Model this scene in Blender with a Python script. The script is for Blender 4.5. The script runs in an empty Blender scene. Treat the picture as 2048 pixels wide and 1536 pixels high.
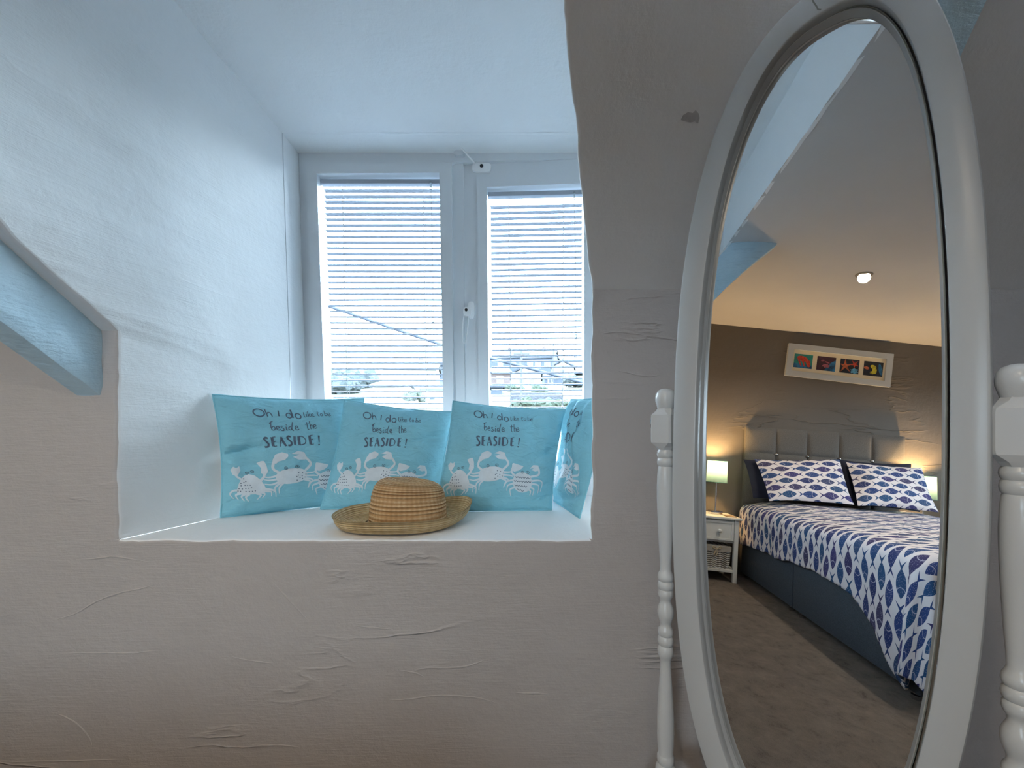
import bpy, bmesh, math, random
from mathutils import Vector, Matrix, noise
V = Vector
S = bpy.context.scene
COL = S.collection
random.seed(4)
PI = math.pi
F, CX, CY, EYE = 850.0, 1024.0, 850.0, 0.95

def P(px, py, z):
    """point seen at photo pixel (px, py) at the distance z in front of the camera"""
    return V(((px - CX) / F * z, z, EYE + (CY - py) / F * z))

# ------------------------------------------------------------------ materials
class NT:
    def __init__(s, name):
        s.m = bpy.data.materials.new(name); s.m.use_nodes = True
        s.t = s.m.node_tree; s.n = s.t.nodes; s.l = s.t.links
        s.b = s.n['Principled BSDF']; s.out = s.n['Material Output']
    def put(s, sock, v):
        if isinstance(v, bpy.types.NodeSocket): s.l.new(v, sock)
        elif isinstance(v, (tuple, list)) and len(v) == 3 and sock.type == 'RGBA': sock.default_value = (*v, 1)
        else: sock.default_value = v
    def math(s, op, a, b=0.0, c=None, clamp=False):
        n = s.n.new('ShaderNodeMath'); n.operation = op; n.use_clamp = clamp
        s.put(n.inputs[0], a); s.put(n.inputs[1], b)
        if c is not None: s.put(n.inputs[2], c)
        return n.outputs[0]
    def mix(s, f, a, b):
        n = s.n.new('ShaderNodeMix'); n.data_type = 'RGBA'
        s.put(n.inputs[0], f); s.put(n.inputs[6], a); s.put(n.inputs[7], b)
        return n.outputs[2]
    def coord(s, kind='Object', scale=(1, 1, 1), rot=(0, 0, 0)):
        c = s.n.new('ShaderNodeTexCoord'); mp = s.n.new('ShaderNodeMapping')
        mp.inputs['Scale'].default_value = scale; mp.inputs['Rotation'].default_value = rot
        s.l.new(c.outputs[kind], mp.inputs['Vector']); return mp.outputs['Vector']
    def noise(s, vec, scale, detail=4, rough=.5, dist=0):
        n = s.n.new('ShaderNodeTexNoise'); s.l.new(vec, n.inputs['Vector'])
        n.inputs['Scale'].default_value = scale; n.inputs['Detail'].default_value = detail
        n.inputs['Roughness'].default_value = rough; n.inputs['Distortion'].default_value = dist
        return n.outputs[0]
    def vor(s, vec, scale, feature='F1'):
        n = s.n.new('ShaderNodeTexVoronoi'); n.feature = feature
        s.l.new(vec, n.inputs['Vector']); n.inputs['Scale'].default_value = scale
        return n.outputs['Distance']
    def ramp(s, f, *stops):
        n = s.n.new('ShaderNodeValToRGB'); s.l.new(f, n.inputs[0])
        e = n.color_ramp.elements
        while len(e) < len(stops): e.new(.5)
        for k, (p, c) in enumerate(stops):
            e[k].position = p; e[k].color = (*c, 1) if isinstance(c, (tuple, list)) else (c, c, c, 1)
        return n.outputs[0]
    def bump(s, h, strength=.3, dist=.01, prev=None):
        n = s.n.new('ShaderNodeBump'); n.inputs['Strength'].default_value = strength
        n.inputs['Distance'].default_value = dist; s.l.new(h, n.inputs['Height'])
        if prev is not None: s.l.new(prev, n.inputs['Normal'])
        return n.outputs[0]
    def fin(s, color=None, rough=None, metal=None, normal=None, **kw):
        if color is not None: s.put(s.b.inputs['Base Color'], color)
        if rough is not None: s.put(s.b.inputs['Roughness'], rough)
        if metal is not None: s.put(s.b.inputs['Metallic'], metal)
        if normal is not None: s.put(s.b.inputs['Normal'], normal)
        for k, v in kw.items(): s.put(s.b.inputs[k.replace('_', ' ')], v)
        return s.m

def cotton(name, c):
    n = NT(name); v = n.coord(); w = n.coord(scale=(1, 1, 2.2))
    f = n.noise(v, 9, 5, .6); lo = tuple(x * .95 for x in c); hi = tuple(x * 1.05 for x in c)
    col = n.mix(n.ramp(f, (.3, 0.), (.7, 1.)), lo, hi)
    b = n.bump(n.noise(v, 420, 3, .6), .2, .001); b = n.bump(n.noise(w, 13, 3, .5, 1.2), .45, .02, b); b = n.bump(n.noise(w, 34, 2, .5, .8), .25, .006, b)
    return n.fin(col, .85, 0, b)

def var(name, c, d=.08, scale=6, rough=.5, bump=0, bscale=60, bdist=.003, metal=0, **kw):
    """paint / cloth / metal with slight colour variation and optional fine bump"""
    n = NT(name); v = n.coord()
    f = n.noise(v, scale, 5, .6)
    lo = tuple(max(0, x * (1 - d)) for x in c); hi = tuple(min(1, x * (1 + d)) for x in c)
    col = n.mix(n.ramp(f, (.3, 0.), (.7, 1.)), lo, hi)
    nrm = n.bump(n.noise(v, bscale, 5, .6), bump, bdist) if bump else None
    return n.fin(col, rough, metal, nrm, **kw)

def plaster(name, c, d=.05, brush=.35, lump=.5, ridge=.3, rough=.75):
    n = NT(name); v = n.coord()
    vb = n.coord(scale=(5, 5, 70)); vr = n.coord(scale=(.55, .55, 2.6))
    big = n.noise(v, 2.2, 5, .6)
    strokes = n.math('MULTIPLY', n.noise(vb, 2.2, 4, .6, 1.0), n.ramp(n.noise(v, 3.1, 3, .6), (.35, .15), (.65, 1.)))
    r = n.noise(vr, 2.4, 5, .45, .3)
    ridgeline = n.ramp(n.math('ABSOLUTE', n.math('SUBTRACT', r, .5)), (.0, 1.), (.012, .25), (.05, 0.))
    mask = n.ramp(n.noise(v, 1.7, 2, .5), (.54, 0.), (.64, 1.))
    ridgeline = n.math('MULTIPLY', ridgeline, mask)
    b1 = n.bump(strokes, brush, .004)
    b2 = n.bump(n.noise(v, 9, 6, .62), lump, .012, b1)
    b3 = n.bump(ridgeline, ridge, .006, b2)
    lo = tuple(x * (1 - d) for x in c); hi = tuple(min(1, x * (1 + d)) for x in c)
    col = n.mix(n.ramp(big, (.3, 0.), (.7, 1.)), lo, hi)
    return n.fin(col, rough, 0, b3)

def fishcloth(name, cw, ch, vert=False, ground=(.74, .70, .72)):
    """white cotton printed with rows of blue fish; uv is in metres, fish lie along u"""
    n = NT(name)
    uvn = n.n.new('ShaderNodeTexCoord'); sp = n.n.new('ShaderNodeSeparateXYZ')
    n.l.new(uvn.outputs['UV'], sp.inputs[0])
    u, v = sp.outputs[0], sp.outputs[1]
    vs = n.math('DIVIDE', v, ch); row = n.math('FLOOR', vs)
    par = n.math('FLOORED_MODULO', row, 2)
    us = n.math('ADD', n.math('DIVIDE', u, cw), n.math('MULTIPLY', par, .5))
    us = n.math('MULTIPLY', us, n.math('SUBTRACT', 1., n.math('MULTIPLY', par, 2.)))     # every other row swims the other way
    cell = n.math('FLOOR', us)
    fu = n.math('SUBTRACT', n.math('FRACT', us), .5); fv = n.math('SUBTRACT', n.math('FRACT', vs), .5)
    x = n.math('DIVIDE', n.math('ADD', fu, .07), .37)
    half = n.math('MULTIPLY', n.math('SUBTRACT', 1., n.math('MULTIPLY', x, x)), .44)
    afv = n.math('ABSOLUTE', fv)
    body = n.math('LESS_THAN', afv, half)
    tu = n.math('SUBTRACT', fu, .27)
    tail = n.math('MULTIPLY', n.math('MULTIPLY', n.math('GREATER_THAN', tu, 0), n.math('LESS_THAN', tu, n.math('ADD', .1, n.math('MULTIPLY', afv, .35)))),
                  n.math('LESS_THAN', afv, n.math('ADD', .03, n.math('MULTIPLY', tu, 1.5))))
    fish = n.math('MAXIMUM', body, tail)
    wn = n.n.new('ShaderNodeTexWhiteNoise'); wn.noise_dimensions = '2D'
    cb = n.n.new('ShaderNodeCombineXYZ'); n.l.new(cell, cb.inputs[0]); n.l.new(row, cb.inputs[1])
    n.l.new(cb.outputs[0], wn.inputs['Vector'])
    hue = n.ramp(wn.outputs[0], (0, (.016, .03, .13)), (.35, (.02, .05, .19)), (.6, (.012, .075, .19)), (.8, (.045, .042, .11)), (1, (.04, .035, .17)))
    dots = n.math('LESS_THAN', n.vor(uvn.outputs['UV'], 190), .28)
    gx = n.math('SUBTRACT', fu, -.34); gr = n.math('SQRT', n.math('ADD', n.math('MULTIPLY', gx, gx), n.math('MULTIPLY', n.math('MULTIPLY', fv, fv), .2)))
    gill = n.math('LESS_THAN', n.math('ABSOLUTE', n.math('SUBTRACT', gr, .17)), .012)
    lines = n.math('MULTIPLY', n.math('MAXIMUM', n.math('MULTIPLY', dots, .42), n.math('MULTIPLY', gill, .7)), body)
    fishc = n.mix(lines, hue, (.5, .5, .62))
    col = n.mix(fish, ground, fishc)
    w = n.coord('UV'); nb = n.bump(n.noise(w, 900, 2, .5), .12, .001)
    nb = n.bump(n.noise(w, 9, 5, .55), .5, .012, nb)
    return n.fin(col, .85, 0, nb)

def emit(name, c, strength):
    n = NT(name); e = n.n.new('ShaderNodeEmission'); e.inputs[0].default_value = (*c, 1); e.inputs[1].default_value = strength
    n.l.new(e.outputs[0], n.out.inputs[0]); return n.m

def thin_glass(name):
    n = NT(name)
    t = n.n.new('ShaderNodeBsdfTransparent'); t.inputs[0].default_value = (.93, .96, .97, 1)
    g = n.n.new('ShaderNodeBsdfGlossy'); g.inputs['Roughness'].default_value = .02
    fr = n.n.new('ShaderNodeFresnel'); fr.inputs[0].default_value = 1.25
    mx = n.n.new('ShaderNodeMixShader'); n.l.new(fr.outputs[0], mx.inputs[0])
    n.l.new(t.outputs[0], mx.inputs[1]); n.l.new(g.outputs[0], mx.inputs[2])
    n.l.new(mx.outputs[0], n.out.inputs[0]); return n.m

def straw(name, c1, c2, ru, rv):
    n = NT(name)
    uvn = n.n.new('ShaderNodeTexCoord'); sp = n.n.new('ShaderNodeSeparateXYZ'); n.l.new(uvn.outputs['UV'], sp.inputs[0])
    su = n.math('SINE', n.math('MULTIPLY', sp.outputs[0], ru)); sv = n.math('SINE', n.math('MULTIPLY', sp.outputs[1], rv))
    h = n.math('ADD', n.math('MULTIPLY', su, .25), n.math('MULTIPLY', sv, .75))
    o = n.coord('UV', (40, 260, 1)); nz = n.noise(o, 3, 4, .6)
    big = n.noise(n.coord(), 18, 4, .6)
    f = n.math('ADD', n.math('MULTIPLY', h, .22), n.math('ADD', n.math('MULTIPLY', nz, .6), n.math('MULTIPLY', big, .5)), clamp=True)
    col = n.ramp(f, (.15, tuple(x * .6 for x in c1)), (.5, c1), (.85, c2))
    return n.fin(col, .7, 0, n.bump(h, .8, .003, n.bump(nz, .4, .002)))

def translucent(name, c, k=.5):
    n = NT(name)
    v = n.coord(scale=(1, 1, 6)); f = n.noise(v, 60, 3, .6)
    col = n.mix(f, tuple(x * .8 for x in c), c)
    d = n.n.new('ShaderNodeBsdfDiffuse'); t = n.n.new('ShaderNodeBsdfTranslucent'); mx = n.n.new('ShaderNodeMixShader')
    n.l.new(col, d.inputs[0]); n.l.new(col, t.inputs[0]); mx.inputs[0].default_value = k
    n.l.new(d.outputs[0], mx.inputs[1]); n.l.new(t.outputs[0], mx.inputs[2]); n.l.new(mx.outputs[0], n.out.inputs[0]); return n.m

M = {}
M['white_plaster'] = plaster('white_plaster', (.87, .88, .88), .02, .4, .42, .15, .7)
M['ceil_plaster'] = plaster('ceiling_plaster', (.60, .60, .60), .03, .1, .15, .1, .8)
M['taupe_plaster'] = plaster('taupe_plaster', (.48, .447, .432), .03, .42, .55, .7, .6)
M['shaded_taupe'] = plaster('shaded_taupe_plaster', (.135, .119, .104), .04, .3, .3, .8, .65)  # taupe for the headboard wall with its shade put into the colour
M['bare_patch'] = var('bare_plaster_patch', (.45, .43, .43), .15, 60, .8)
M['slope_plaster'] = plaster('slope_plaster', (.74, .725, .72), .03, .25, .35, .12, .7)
M['gloss_white'] = var('white_gloss_paint', (.60, .61, .61), .02, 8, .28)
M['frame_white'] = var('white_satin_paint', (.48, .49, .49), .02, 8, .34, .06, 30)
M['groove'] = var('aged_groove_paint', (.22, .225, .20), .2, 10, .6)
M['trim_grey'] = var('grey_filler_line', (.66, .68, .69), .1, 20, .8)
M['white_handle'] = var('bright_white_plastic', (.93, .94, .95), .01, 5, .3)
M['upvc'] = var('white_window_plastic', (.73, .76, .79), .01, 5, .3)
M['upvc_dark'] = var('grey_seal_rubber', (.25, .28, .31), .1, 5, .6)
M['slat'] = var('pale_grey_blind_aluminium', (.40, .43, .48), .02, 5, .35)
M['cord'] = var('white_cord', (.8, .8, .8), .02, 5, .7)
M['black'] = var('black_plastic', (.02, .02, .025), .1, 5, .4)
M['chrome'] = var('polished_chrome', (.75, .75, .77), .04, 5, .12, metal=1)
M['ring'] = var('brushed_nickel_ring', (.30, .27, .23), .1, 20, .5)
M['glass'] = thin_glass('window_glass')
n = NT('silvered_glass'); M['mirror'] = n.fin((.93, .94, .935), .0, 1)
def beam_paint():
    n = NT('pale_blue_beam_paint'); v = n.coord(); g = n.coord(scale=(6, 6, 30), rot=(.75, 0, 0))
    f = n.noise(v, 7, 5, .6)
    crack = n.ramp(n.noise(g, 1.4, 4, .55, .4), (.36, 1.), (.39, 0.))
    col = n.mix(n.ramp(f, (.3, 0.), (.7, 1.)), (.52, .72, .84), (.62, .80, .90))
    col = n.mix(n.math('MULTIPLY', crack, .3), col, (.36, .52, .62))
    b = n.bump(n.noise(g, 2.5, 6, .6), .7, .008); b = n.bump(crack, -1., .008, b); b = n.bump(n.noise(v, 11, 5, .6), .6, .014, b)
    return n.fin(col, .45, 0, b)
M['beam'] = beam_paint()
def carpet():
    n = NT('brown_grey_carpet'); v = n.coord()
    a = n.noise(v, 13, 6, .75, .3); b = n.noise(v, 300, 3, .7)
    f = n.math('ADD', n.math('MULTIPLY', a, .75), n.math('MULTIPLY', b, .3))
    col = n.ramp(f, (.36, (.08, .066, .055)), (.47, (.19, .160, .135)), (.7, (.27, .232, .195)))
    return n.fin(col, .95, 0, n.bump(b, .7, .01, n.bump(a, .5, .01)))
M['carpet'] = carpet()
M['cushion'] = cotton('aqua_cotton', (.25, .57, .68))
M['cushion_back'] = var('cream_cotton', (.72, .71, .68), .04, 9, .85, .22, 330, .0012)
M['print_white'] = var('white_fabric_ink', (.68, .74, .78), .06, 30, .85)
M['print_dark'] = var('slate_fabric_ink', (.10, .14, .20), .15, 60, .85)
M['straw'] = straw('raffia_crown', (.58, .33, .14), (.80, .60, .36), 300, 2 * PI * 27)
M['straw_brim'] = straw('raffia_brim', (.64, .44, .21), (.82, .66, .40), 300, 2 * PI * 22)
M['fish_pillow'] = fishcloth('fish_print_pillowcase', .155, .062)
M['fish_duvet'] = fishcloth('fish_print_duvet', .168, .058)
M['navy'] = var('navy_cotton', (.012, .015, .035), .2, 9, .9, .2, 200)
M['sheet'] = var('cream_sheet', (.7, .66, .6), .05, 9, .9, .2, 200)
M['grey_fabric'] = var('charcoal_weave', (.062, .078, .098), .3, 260, .9, .4, 420, .002)
M['headboard'] = var('grey_brown_weave', (.12, .112, .105), .3, 260, .9, .4, 420, .002)
M['night_white'] = var('white_cabinet_paint', (.72, .73, .70), .02, 8, .35)
M['wicker'] = None
def wicker():
    n = NT('whitewashed_wicker'); v = n.coord(scale=(1, 1, 1))
    sp = n.n.new('ShaderNodeSeparateXYZ'); n.l.new(v, sp.inputs[0])
    w = n.math('ADD', n.math('MULTIPLY', sp.outputs[2], 420), n.math('MULTIPLY', n.math('SINE', n.math('MULTIPLY', sp.outputs[1], 180)), 1.2))
    h = n.math('SINE', w); nz = n.noise(v, 60, 3, .6)
    f = n.math('ADD', n.math('MULTIPLY', h, .3), nz)
    col = n.ramp(f, (.2, (.12, .11, .10)), (.5, (.42, .41, .40)), (.8, (.62, .62, .61)))
    return n.fin(col, .8, 0, n.bump(h, .9, .004))
M['wicker'] = wicker()
M['linen'] = var('oatmeal_linen', (.42, .39, .35), .08, 30, .9, .3, 300)
M['jute'] = var('jute_tie', (.5, .42, .3), .15, 60, .9, .4, 200)
M['card'] = var('brown_card', (.25, .18, .11), .1, 30, .6)
M['shade'] = translucent('teal_shade_fabric', (.085, .155, .185), .42)
M['shade_trim'] = var('teal_trim', (.05, .22, .2), .1, 30, .8)
n = NT('clear_acrylic'); M['acrylic'] = n.fin((.9, .95, .95), .05, 0, None, Transmission_Weight=.9, IOR=1.45)
M['bulb'] = emit('warm_bulb_glow', (1, .72, .38), 8)
M['led'] = emit('warm_downlight_glow', (1, .80, .52), 5)
M['pic_white'] = var('white_picture_frame', (.47, .50, .53), .02, 8, .35)
M['mat_cream'] = var('cream_mount_card', (.80, .68, .48), .02, 30, .8)
def flat(name, c, d=.25, sc=25, r=.35): return var(name, c, d, sc, r)
M['ph_teal'] = flat('photo_teal_water', (.02, .27, .24)); M['ph_blue'] = flat('photo_blue_water', (.02, .14, .30), .8)
M['ph_black'] = flat('photo_dark_water', (.01, .015, .03), .8); M['ph_plum'] = flat('photo_plum_dark', (.05, .015, .03), .6)
M['ph_red'] = flat('photo_red', (.55, .05, .025), .4, 60); M['ph_pink'] = flat('photo_pink', (.40, .10, .13), .5, 60)
M['ph_orange'] = flat('photo_orange', (.52, .12, .05), .4, 60); M['ph_yellow'] = flat('photo_yellow', (.62, .50, .03), .3, 60)
M['ph_sky'] = flat('photo_pale_blue', (.10, .33, .52), .5, 60)
# outdoors
M['grass_far'] = var('far_field_grass', (.10,.15,.07), .12, .05, .95)
M['grass_near'] = var('near_rough_grass', (.32, .33, .12), .35, .5, .95)
def ground():
    n = NT('hillside_ground'); v = n.coord(); g = n.n.new('ShaderNodeSeparateXYZ'); n.l.new(v, g.inputs[0])
    t = n.math('DIVIDE', n.math('SUBTRACT', g.outputs[1], 70), 60, clamp=True)
    a = n.ramp(n.noise(v, .16, 5, .65), (.35, (.026, .032, .014)), (.5, (.040, .038, .020)), (.66, (.048, .036, .022)))
    b = n.ramp(n.noise(v, .02, 4, .6), (.35, (.015, .024, .0145)), (.65, (.020, .028, .018)))
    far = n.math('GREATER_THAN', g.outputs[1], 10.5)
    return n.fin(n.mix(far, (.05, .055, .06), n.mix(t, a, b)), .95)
M['ground'] = ground()
M['render_white'] = var('white_render', (.2, .2, .2), .04, .6, .9)
M['render_grey'] = var('grey_render', (.036, .044, .058), .06, .6, .9)
M['brick'] = var('pink_brick', (.062, .045, .042), .15, 1.5, .9)
M['slate'] = var('slate_roof', (.017, .022, .031), .25, .8, .8)
M['tile_pale'] = var('pale_roof', (.07,.066,.064), .1, .8, .9)
M['house_glass'] = var('dark_house_window', (.018,.023,.032), .2, 1, .15)
M['foliage'] = var('hedge_leaves', (.028, .038, .025), .35, 1.2, .95, .8, 3, .3)
M['foliage_blue'] = var('distant_trees', (.034,.043,.043), .3, .6, .95, .8, 2, .3)
M['stone'] = var('stone_wall', (.036,.038,.044), .3, 1.3, .95, .8, 4, .2)
M['timber'] = var('grey_pole_timber', (.05,.05,.052), .15, 2, .9)
M['cable'] = var('grey_blue_cable_sheath', (.02,.027,.042), .1, 2, .7)

# ------------------------------------------------------------------ object helpers
WL = {}
def tag(o, label, cat, group=None, kind=None):
    o['label'] = label
    if cat: o['category'] = cat
    if group: o['group'] = group
    if kind: o['kind'] = kind
    return o
def thing(name, label, cat, loc, group=None, kind=None):
    o = bpy.data.objects.new(name, None); COL.objects.link(o); o.location = loc; o.empty_display_size = .05
    WL[o.name] = V(loc); return tag(o, label, cat, group, kind)
def root_loc(o):
    while o.parent is not None: o = o.parent
    return WL.get(o.name, V((0, 0, 0)))
def obj(name, bm, mats, parent=None, smooth=True, label=None):
    """link bm (authored in world coordinates) as one mesh object under parent"""
    if not isinstance(mats, (list, tuple)): mats = [mats]
    if parent is not None:
        l = root_loc(parent); bmesh.ops.translate(bm, verts=bm.verts, vec=-l)
    me = bpy.data.meshes.new(name); bm.to_mesh(me); bm.free()
    for m in mats: me.materials.append(M[m] if isinstance(m, str) else m)
    if smooth:
        me.polygons.foreach_set('use_smooth', [True] * len(me.polygons))
        me.set_sharp_from_angle(angle=math.radians(38))
    o = bpy.data.objects.new(name, me); COL.objects.link(o)
    if parent is not None: o.parent = parent
    if label: o['label'] = label
    return o
def single(name, bm, mats, label, cat, base, group=None, kind=None, smooth=True):
    """a thing that is one mesh; its origin sits at base"""
    bmesh.ops.translate(bm, verts=bm.verts, vec=-V(base))
    o = obj(name, bm, mats, None, smooth); o.location = base; WL[o.name] = V(base)
    return tag(o, label, cat, group, kind)
def struct(name, bm, mats, smooth=True, label=None):
    o = obj(name, bm, mats, None, smooth); o['kind'] = 'structure'
    if label: o['label'] = label
    return o
def copy_tree(o, parent=None):
    c = o.copy(); COL.objects.link(c); c.parent = parent
    for ch in list(o.children): copy_tree(ch, c)
    return c
def BM(): return bmesh.new()
def face(bm, pts, mi=0):
    f = bm.faces.new([bm.verts.new(p) for p in pts]); f.material_index = mi; return f
def grid(bm, rows, mi=0, closed=False, uv=None):
    vs = [[bm.verts.new(p) for p in r] for r in rows]; fs = []
    lay = bm.loops.layers.uv.verify() if uv else None
    for i in range(len(vs) - 1):
        m = len(vs[i])
        for j in range(m if closed else m - 1):
            k = (j + 1) % m
            try: f = bm.faces.new((vs[i][j], vs[i][k], vs[i + 1][k], vs[i + 1][j]))
            except ValueError: continue
            f.material_index = mi; fs.append(f)
            if uv:
                cs = [(i, j), (i, j + 1), (i + 1, j + 1), (i + 1, j)]
                for lp, (a, b) in zip(f.loops, cs): lp[lay].uv = uv(a, b)
    return vs
def box(bm, lo, hi, mi=0, mat=None, bev=0):
    lo, hi = V(lo), V(hi); c = (lo + hi) / 2; d = hi - lo
    r = bmesh.ops.create_cube(bm, size=1, matrix=Matrix.Translation(c) @ Matrix.Diagonal((*d, 1)))
    vs = r['verts']
    if bev:
        es = list({e for v in vs for e in v.link_edges})
        q = bmesh.ops.bevel(bm, geom=es, offset=bev, segments=2, affect='EDGES', profile=.6)
        vs = list({v for f in q['faces'] for v in f.verts} | {v for v in vs if v.is_valid})
    if mat is not None:
        bmesh.ops.transform(bm, matrix=mat, verts=vs)
    fs = {f for v in vs for f in v.link_faces}
    for f in fs: f.material_index = mi
    return vs
def prism(bm, poly, d, mi=0, bev=0):
    """closed solid: polygon (list of points) pushed along vector d"""
    d = V(d); a = [bm.verts.new(p) for p in poly]; b = [bm.verts.new(V(p) + d) for p in poly]
    fs = [bm.faces.new(a), bm.faces.new(b[::-1])]
    for i in range(len(a)):
        j = (i + 1) % len(a); fs.append(bm.faces.new((a[j], a[i], b[i], b[j])))
    bmesh.ops.recalc_face_normals(bm, faces=fs)
    for f in fs: f.material_index = mi
    if bev:
        es = list({e for f in fs for e in f.edges})
        bmesh.ops.bevel(bm, geom=es, offset=bev, segments=2, affect='EDGES', profile=.6)
    return fs
def tube(bm, pts, r, n=10, mi=0, cap=True, closed=False):
    pts = [V(p) for p in pts]; rs = r if isinstance(r, (list, tuple)) else [r] * len(pts); rows = []
    up = V((0, 0, 1)); prev = None
    for i, p in enumerate(pts):
        if closed: t = pts[(i + 1) % len(pts)] - pts[i - 1]
        else: t = pts[min(i + 1, len(pts) - 1)] - pts[max(i - 1, 0)]
        t.normalize()
        a = prev if prev is not None else (t.cross(up) if abs(t.dot(up)) < .95 else t.cross(V((1, 0, 0))))
        a = a - t * a.dot(t); a.normalize(); b = t.cross(a); prev = a
        rows.append([p + (a * math.cos(q * 2 * PI / n) + b * math.sin(q * 2 * PI / n)) * rs[i] for q in range(n)])
    if closed: rows.append(rows[0])
    vs = grid(bm, rows, mi, True)
    if cap and not closed:
        for r_ in (vs[0][::-1], vs[-1]):
            f = bm.faces.new(r_); f.material_index = mi
    if closed: bmesh.ops.remove_doubles(bm, verts=[v for r_ in vs for v in r_], dist=1e-6)
def lathe(bm, prof, c, n=32, mi=0, mat=None, sx=1, sy=1, cap=True):
    """prof: (radius, height) pairs turned round the vertical axis through c"""
    rows = []
    for r, h in prof:
        rows.append([V((c[0] + sx * r * math.cos(2 * PI * k / n), c[1] + sy * r * math.sin(2 * PI * k / n), c[2] + h)) for k in range(n)])
    vs = grid(bm, rows, mi, True)
    if cap:
        for r_ in (vs[0][::-1], vs[-1]):
            try: f = bm.faces.new(r_); f.material_index = mi
            except ValueError: pass
    if mat is not None: bmesh.ops.transform(bm, matrix=mat, verts=[v for r_ in vs for v in r_])
    return vs
def smooth_line(pts, k=6):
    """Catmull-Rom through pts"""
    pts = [V((*p, 0)) if len(p) == 2 else V(p) for p in pts]
    q = [pts[0] * 2 - pts[1]] + pts + [pts[-1] * 2 - pts[-2]]; out = []
    for i in range(1, len(q) - 2):
        for j in range(k):
            t = j / k; a, b, c, d = q[i - 1], q[i], q[i + 1], q[i + 2]
            out.append(.5 * ((2 * b) + (c - a) * t + (2 * a - 5 * b + 4 * c - d) * t * t + (3 * b - a - 3 * c + d) * t ** 3))
    out.append(pts[-1]); return out
def nz(p, s=1.0, seed=0.): return noise.noise(V(p) * s + V((seed, seed * 1.7, seed * .3)))
def lerp(a, b, t): return a + (b - a) * t

# ------------------------------------------------------------------ the room
YW = 1.16                 # inner face of the window wall
SILL = .636
XL, XR, YB = -2.5, 1.75, -2.6
def ceil_z(y): return 2.11 + .08 * y
YJ = .40                  # line where the flat ceiling stops and the slope starts
SL_L = [(YW, 1.208), (1.06, 1.288), (.95, 1.375), (.84, 1.51), (.72, 1.70), (.55, 1.945), (YJ, ceil_z(YJ))]
YR = .5837
SL_R = [(YW, 1.321), (.95, 1.6255), (.75, 1.9155), (YR, ceil_z(YR)), (YJ, ceil_z(YJ))]
def left_x(y): return -1.077 + .2 * (y - YW)
def right_x(y):
    if y > .84: return .217 + .367 * (y - YW)
    return .0996 + (.84 - y) * .03
def samp(line, step=.02):
    out = []
    for (a, b), (c, d) in zip(line, line[1:]):
        m = max(1, int(math.hypot(c - a, d - b) / step))
        for k in range(m): out.append((lerp(a, c, k / m), lerp(b, d, k / m)))
    out.append(line[-1]); return out
def edge(line, xf, seed):
    pts = []
    for y, z in samp([(YW, SILL)] + line):
        j = .006 * nz((y, z, 0), 9, seed) + .004 * nz((y, z, 0), 30, seed + 5)
        pts.append(V((xf(y) + j, y, z)))
    return pts
EL = edge(SL_L, left_x, 1.0); ER = edge(SL_R, right_x, 7.0)
def arris_rows(E, d1, d2, r, k=5):
    d1, d2 = V(d1).normalized(), V(d2).normalized(); rows = []
    for e in E:
        c = e + (d1 + d2) * r
        rows.append([c - (d2 * math.cos(t * PI / 2 / k) + d1 * math.sin(t * PI / 2 / k)) * r for t in range(k + 1)])
    return rows
ES = [V((lerp(EL[0].x, ER[0].x, t / 70), YW, SILL + .0035 * nz((t / 70 * 1.3, 0, 0), 11, 3) + .002 * nz((t / 70 * 1.3, 0, 0), 40, 3))) for t in range(71)]
ES[0] = EL[0].copy(); ES[-1] = ER[0].copy()
RL, RR_, RS = .010, .010, .007
aL = arris_rows(EL, (-1, 0, 0), (.2, 1, 0), RL); aR = arris_rows(ER, (1, 0, 0), (.3, 1, 0), RR_); aS = arris_rows(ES, (0, 0, -1), (0, 1, 0), RS)
# window wall: left panel, panel under the sill, right panel, and the sloped strips of ceiling either side
bm = BM()
nw = sum(1 for e in EL if e.y > YW - 1e-6); nwr = sum(1 for e in ER if e.y > YW - 1e-6)
def wall_strip(E_rows, far, sel):
    rows = []
    for r in E_rows[sel[0]:sel[1]]:
        e = r[0]; rows.append([V((lerp(e.x, far, (t / 14) ** 1.2), e.y, e.z)) for t in range(15)])
    return rows
grid(bm, wall_strip(aL, XL, (0, nw))); grid(bm, wall_strip(aR, XR, (0, nwr)))
zs = [0 + (SILL) * k / 14 for k in range(15)]
grid(bm, [[V((lerp(XL, EL[0].x, t / 14), YW, z)) for t in range(15)] for z in zs])
grid(bm, [[V((lerp(ER[0].x, XR, t / 14), YW, z)) for t in range(15)] for z in zs])
grid(bm, [[V((r[0].x, YW, lerp(0, r[0].z, k / 12))) for r in aS] for k in range(13)])
grid(bm, [r[:4] for r in aL[:nw]]); grid(bm, [r[:4] for r in aR[:nwr]]); grid(bm, [r[:3] for r in aS])
face(bm, [EL[0] + V((-RL, 0, 0)), EL[0] + V((0, 0, -RS)), EL[0] + V((.004, .006, .004))]); face(bm, [ER[0] + V((RR_, 0, 0)), ER[0] + V((-.004, .006, .004)), ER[0] + V((0, 0, -RS))])
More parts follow.
